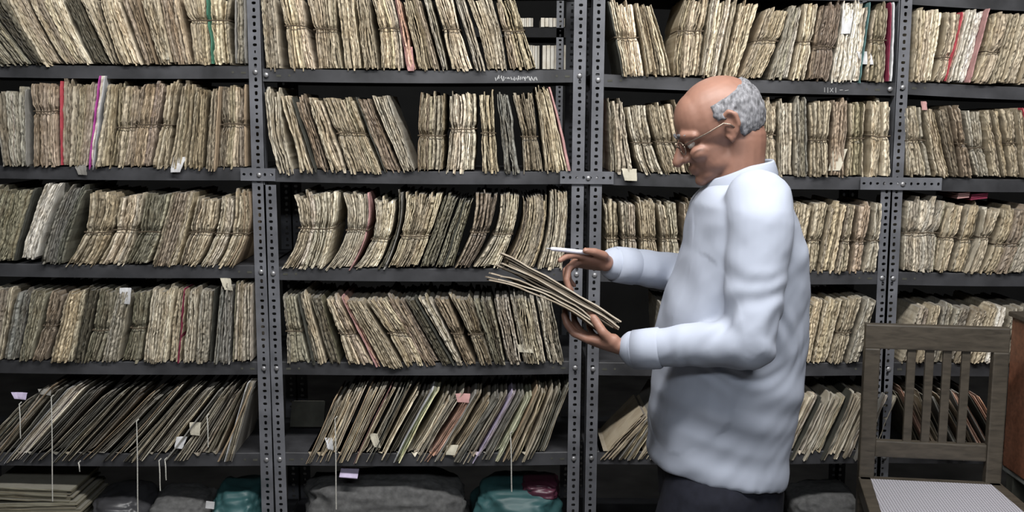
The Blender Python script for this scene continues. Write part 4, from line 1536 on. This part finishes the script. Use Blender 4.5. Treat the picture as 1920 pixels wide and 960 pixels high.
# --- the sheaf of papers he carries and the pen
e0, e1 = at(926, 490, YM - .10), at(1158, 612, YM - .10)
cen = (e0 + e1) / 2
ln = (e1 - e0).length
an = math.atan2(e1.z - e0.z, e1.x - e0.x)
sheaf = bpy.data.objects.new('paper_sheaf', None)
link(sheaf)
sheaf.location = cen
sheaf.rotation_euler = (math.radians(-9), -an, 0)
tag(sheaf, 'long sheaf of folded brown papers held in the man\'s lower hand', 'papers')
bm = bmesh.new()
bm.loops.layers.uv.new('UVMap')
rnd = random.Random(4)
nl = 12
for k in range(nl):
    z0 = -.017 + .036 * k / nl
    K = 14
    rings = []
    xa, xb = -ln / 2 + rnd.uniform(0, .03), ln / 2 - rnd.uniform(0, .02)
    ph = rnd.uniform(0, 9)
    yo = rnd.uniform(-.012, .006)
    for q in range(K + 1):
        u = q / K
        bend = -.018 * (u - .5) ** 2 * 4 * (1 if k < 5 else .4) + .010 * (1 - u) ** 2 * (k - 4) / 6
        wv = .004 * noise.noise(Vector((u * 5, ph, k * .25))) + bend
        X = xa + (xb - xa) * u
        zz = (z0, z0 + .0030)
        yy = (-.034 + yo + .003 * noise.noise(Vector((u * 9, ph, 4))), .055 + yo)
        rings.append([Vector((X, yy[0], zz[0] + wv)), Vector((X, yy[1], zz[0] + wv)), Vector((X, yy[1], zz[1] + wv)), Vector((X, yy[0], zz[1] + wv))])
    loft(bm, rings)
part('pages', bm, M_FILE, sheaf, color=(.38, .335, .285))
p0, p1 = [man_base + fW + hd2 * (.008 + f_) + sd2 * .042 + up2 * .0105 for f_ in (.200, .045)]
pen = thing('pen', (p0 + p1) / 2, 'pale slim pen held level in the man\'s upper hand', 'pen')
L0 = pen.location
bm = bmesh.new()
tube(bm, [p0.lerp(p1, k) - L0 for k in (.07, .1, .3, .6, .98, 1)], [.0025, .0045, .005, .005, .0048, .003], n=12)
part('barrel', bm, plain('pen_plastic', (.62, .62, .72), .3, .5), pen, smooth=True)
bm = bmesh.new()
tube(bm, [p0 - L0, p0.lerp(p1, .08) - L0], [.0006, .0026], n=10)
part('tip', bm, M_BOLT, pen, smooth=True)

# ------------------------------------------------------------------ the room
def room_box(name, c, s, mat):
    bm = bmesh.new()
    box(bm, (0, 0, 0), s)
    o = part(name, bm, mat, None)
    o.location = c
    o['kind'] = 'structure'
    return o


M_FLOOR = plain('worn_cement', (.10, .095, .09), .7, .3, nscale=6, namt=.4)
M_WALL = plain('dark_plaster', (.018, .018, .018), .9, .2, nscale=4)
M_WALLF = plain('grey_plaster', (.35, .34, .32), .9, .2, nscale=4)
M_CEIL = plain('white_plaster', (.4, .4, .39), .9, .2, nscale=4)
room_box('floor', (0, 1.5, -.05), (12, 11, .1), M_FLOOR)
room_box('ceiling', (0, 1.5, 3.25), (12, 11, .1), M_CEIL)
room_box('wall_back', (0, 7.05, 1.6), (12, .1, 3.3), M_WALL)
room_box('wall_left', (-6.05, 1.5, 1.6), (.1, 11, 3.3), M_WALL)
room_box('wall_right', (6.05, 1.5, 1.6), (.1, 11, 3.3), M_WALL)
room_box('wall_front', (0, -4.05, 1.6), (12, .1, 3.3), M_WALLF)


def area(name, loc, sx, sy, watts, col, aim):
    l = bpy.data.lights.new(name, 'AREA')
    l.shape = 'RECTANGLE'
    l.size, l.size_y = sx, sy
    l.energy = watts
    l.color = col
    o = bpy.data.objects.new(name, l)
    link(o)
    o.location = loc
    o.rotation_euler = (Vector(aim) - Vector(loc)).to_track_quat('-Z', 'Y').to_euler()
    return o


area('ceiling_tube', (0.35, 1.35, 3.1), 2.6, .25, 178, (1.0, .985, .96), (0.35, 2.6, 0.6))
area('ceiling_tube', (0.2, -1.6, 3.1), 2.6, .4, 112, (.92, .96, 1.0), (0.2, 2.6, 0.9))
area('ceiling_tube', (0.3, 4.1, 3.1), .8, .15, 10, (.95, .98, 1.0), (0.3, 4.6, 1.2))

w = bpy.data.worlds.new('world')
bpy.context.scene.world = w
w.use_nodes = True
w.node_tree.nodes['Background'].inputs[0].default_value = (.01, .01, .012, 1)

cam = bpy.data.cameras.new('camera')
cam.sensor_width = 36.0
cam.lens = F_PX * 36.0 / 1920.0
cam.clip_start = .05
co = bpy.data.objects.new('camera', cam)
link(co)
co.matrix_world = Matrix.Translation(CAM_P) @ CAM_R.to_4x4()
sc = bpy.context.scene
sc.camera = co
sc.view_settings.view_transform = 'Standard'
sc.view_settings.look = 'None'
sc.view_settings.gamma = 1
sc.view_settings.use_curve_mapping = False
sc.view_settings.exposure = -0.42
sc.cycles.use_denoising = True
sc.cycles.max_bounces = 6
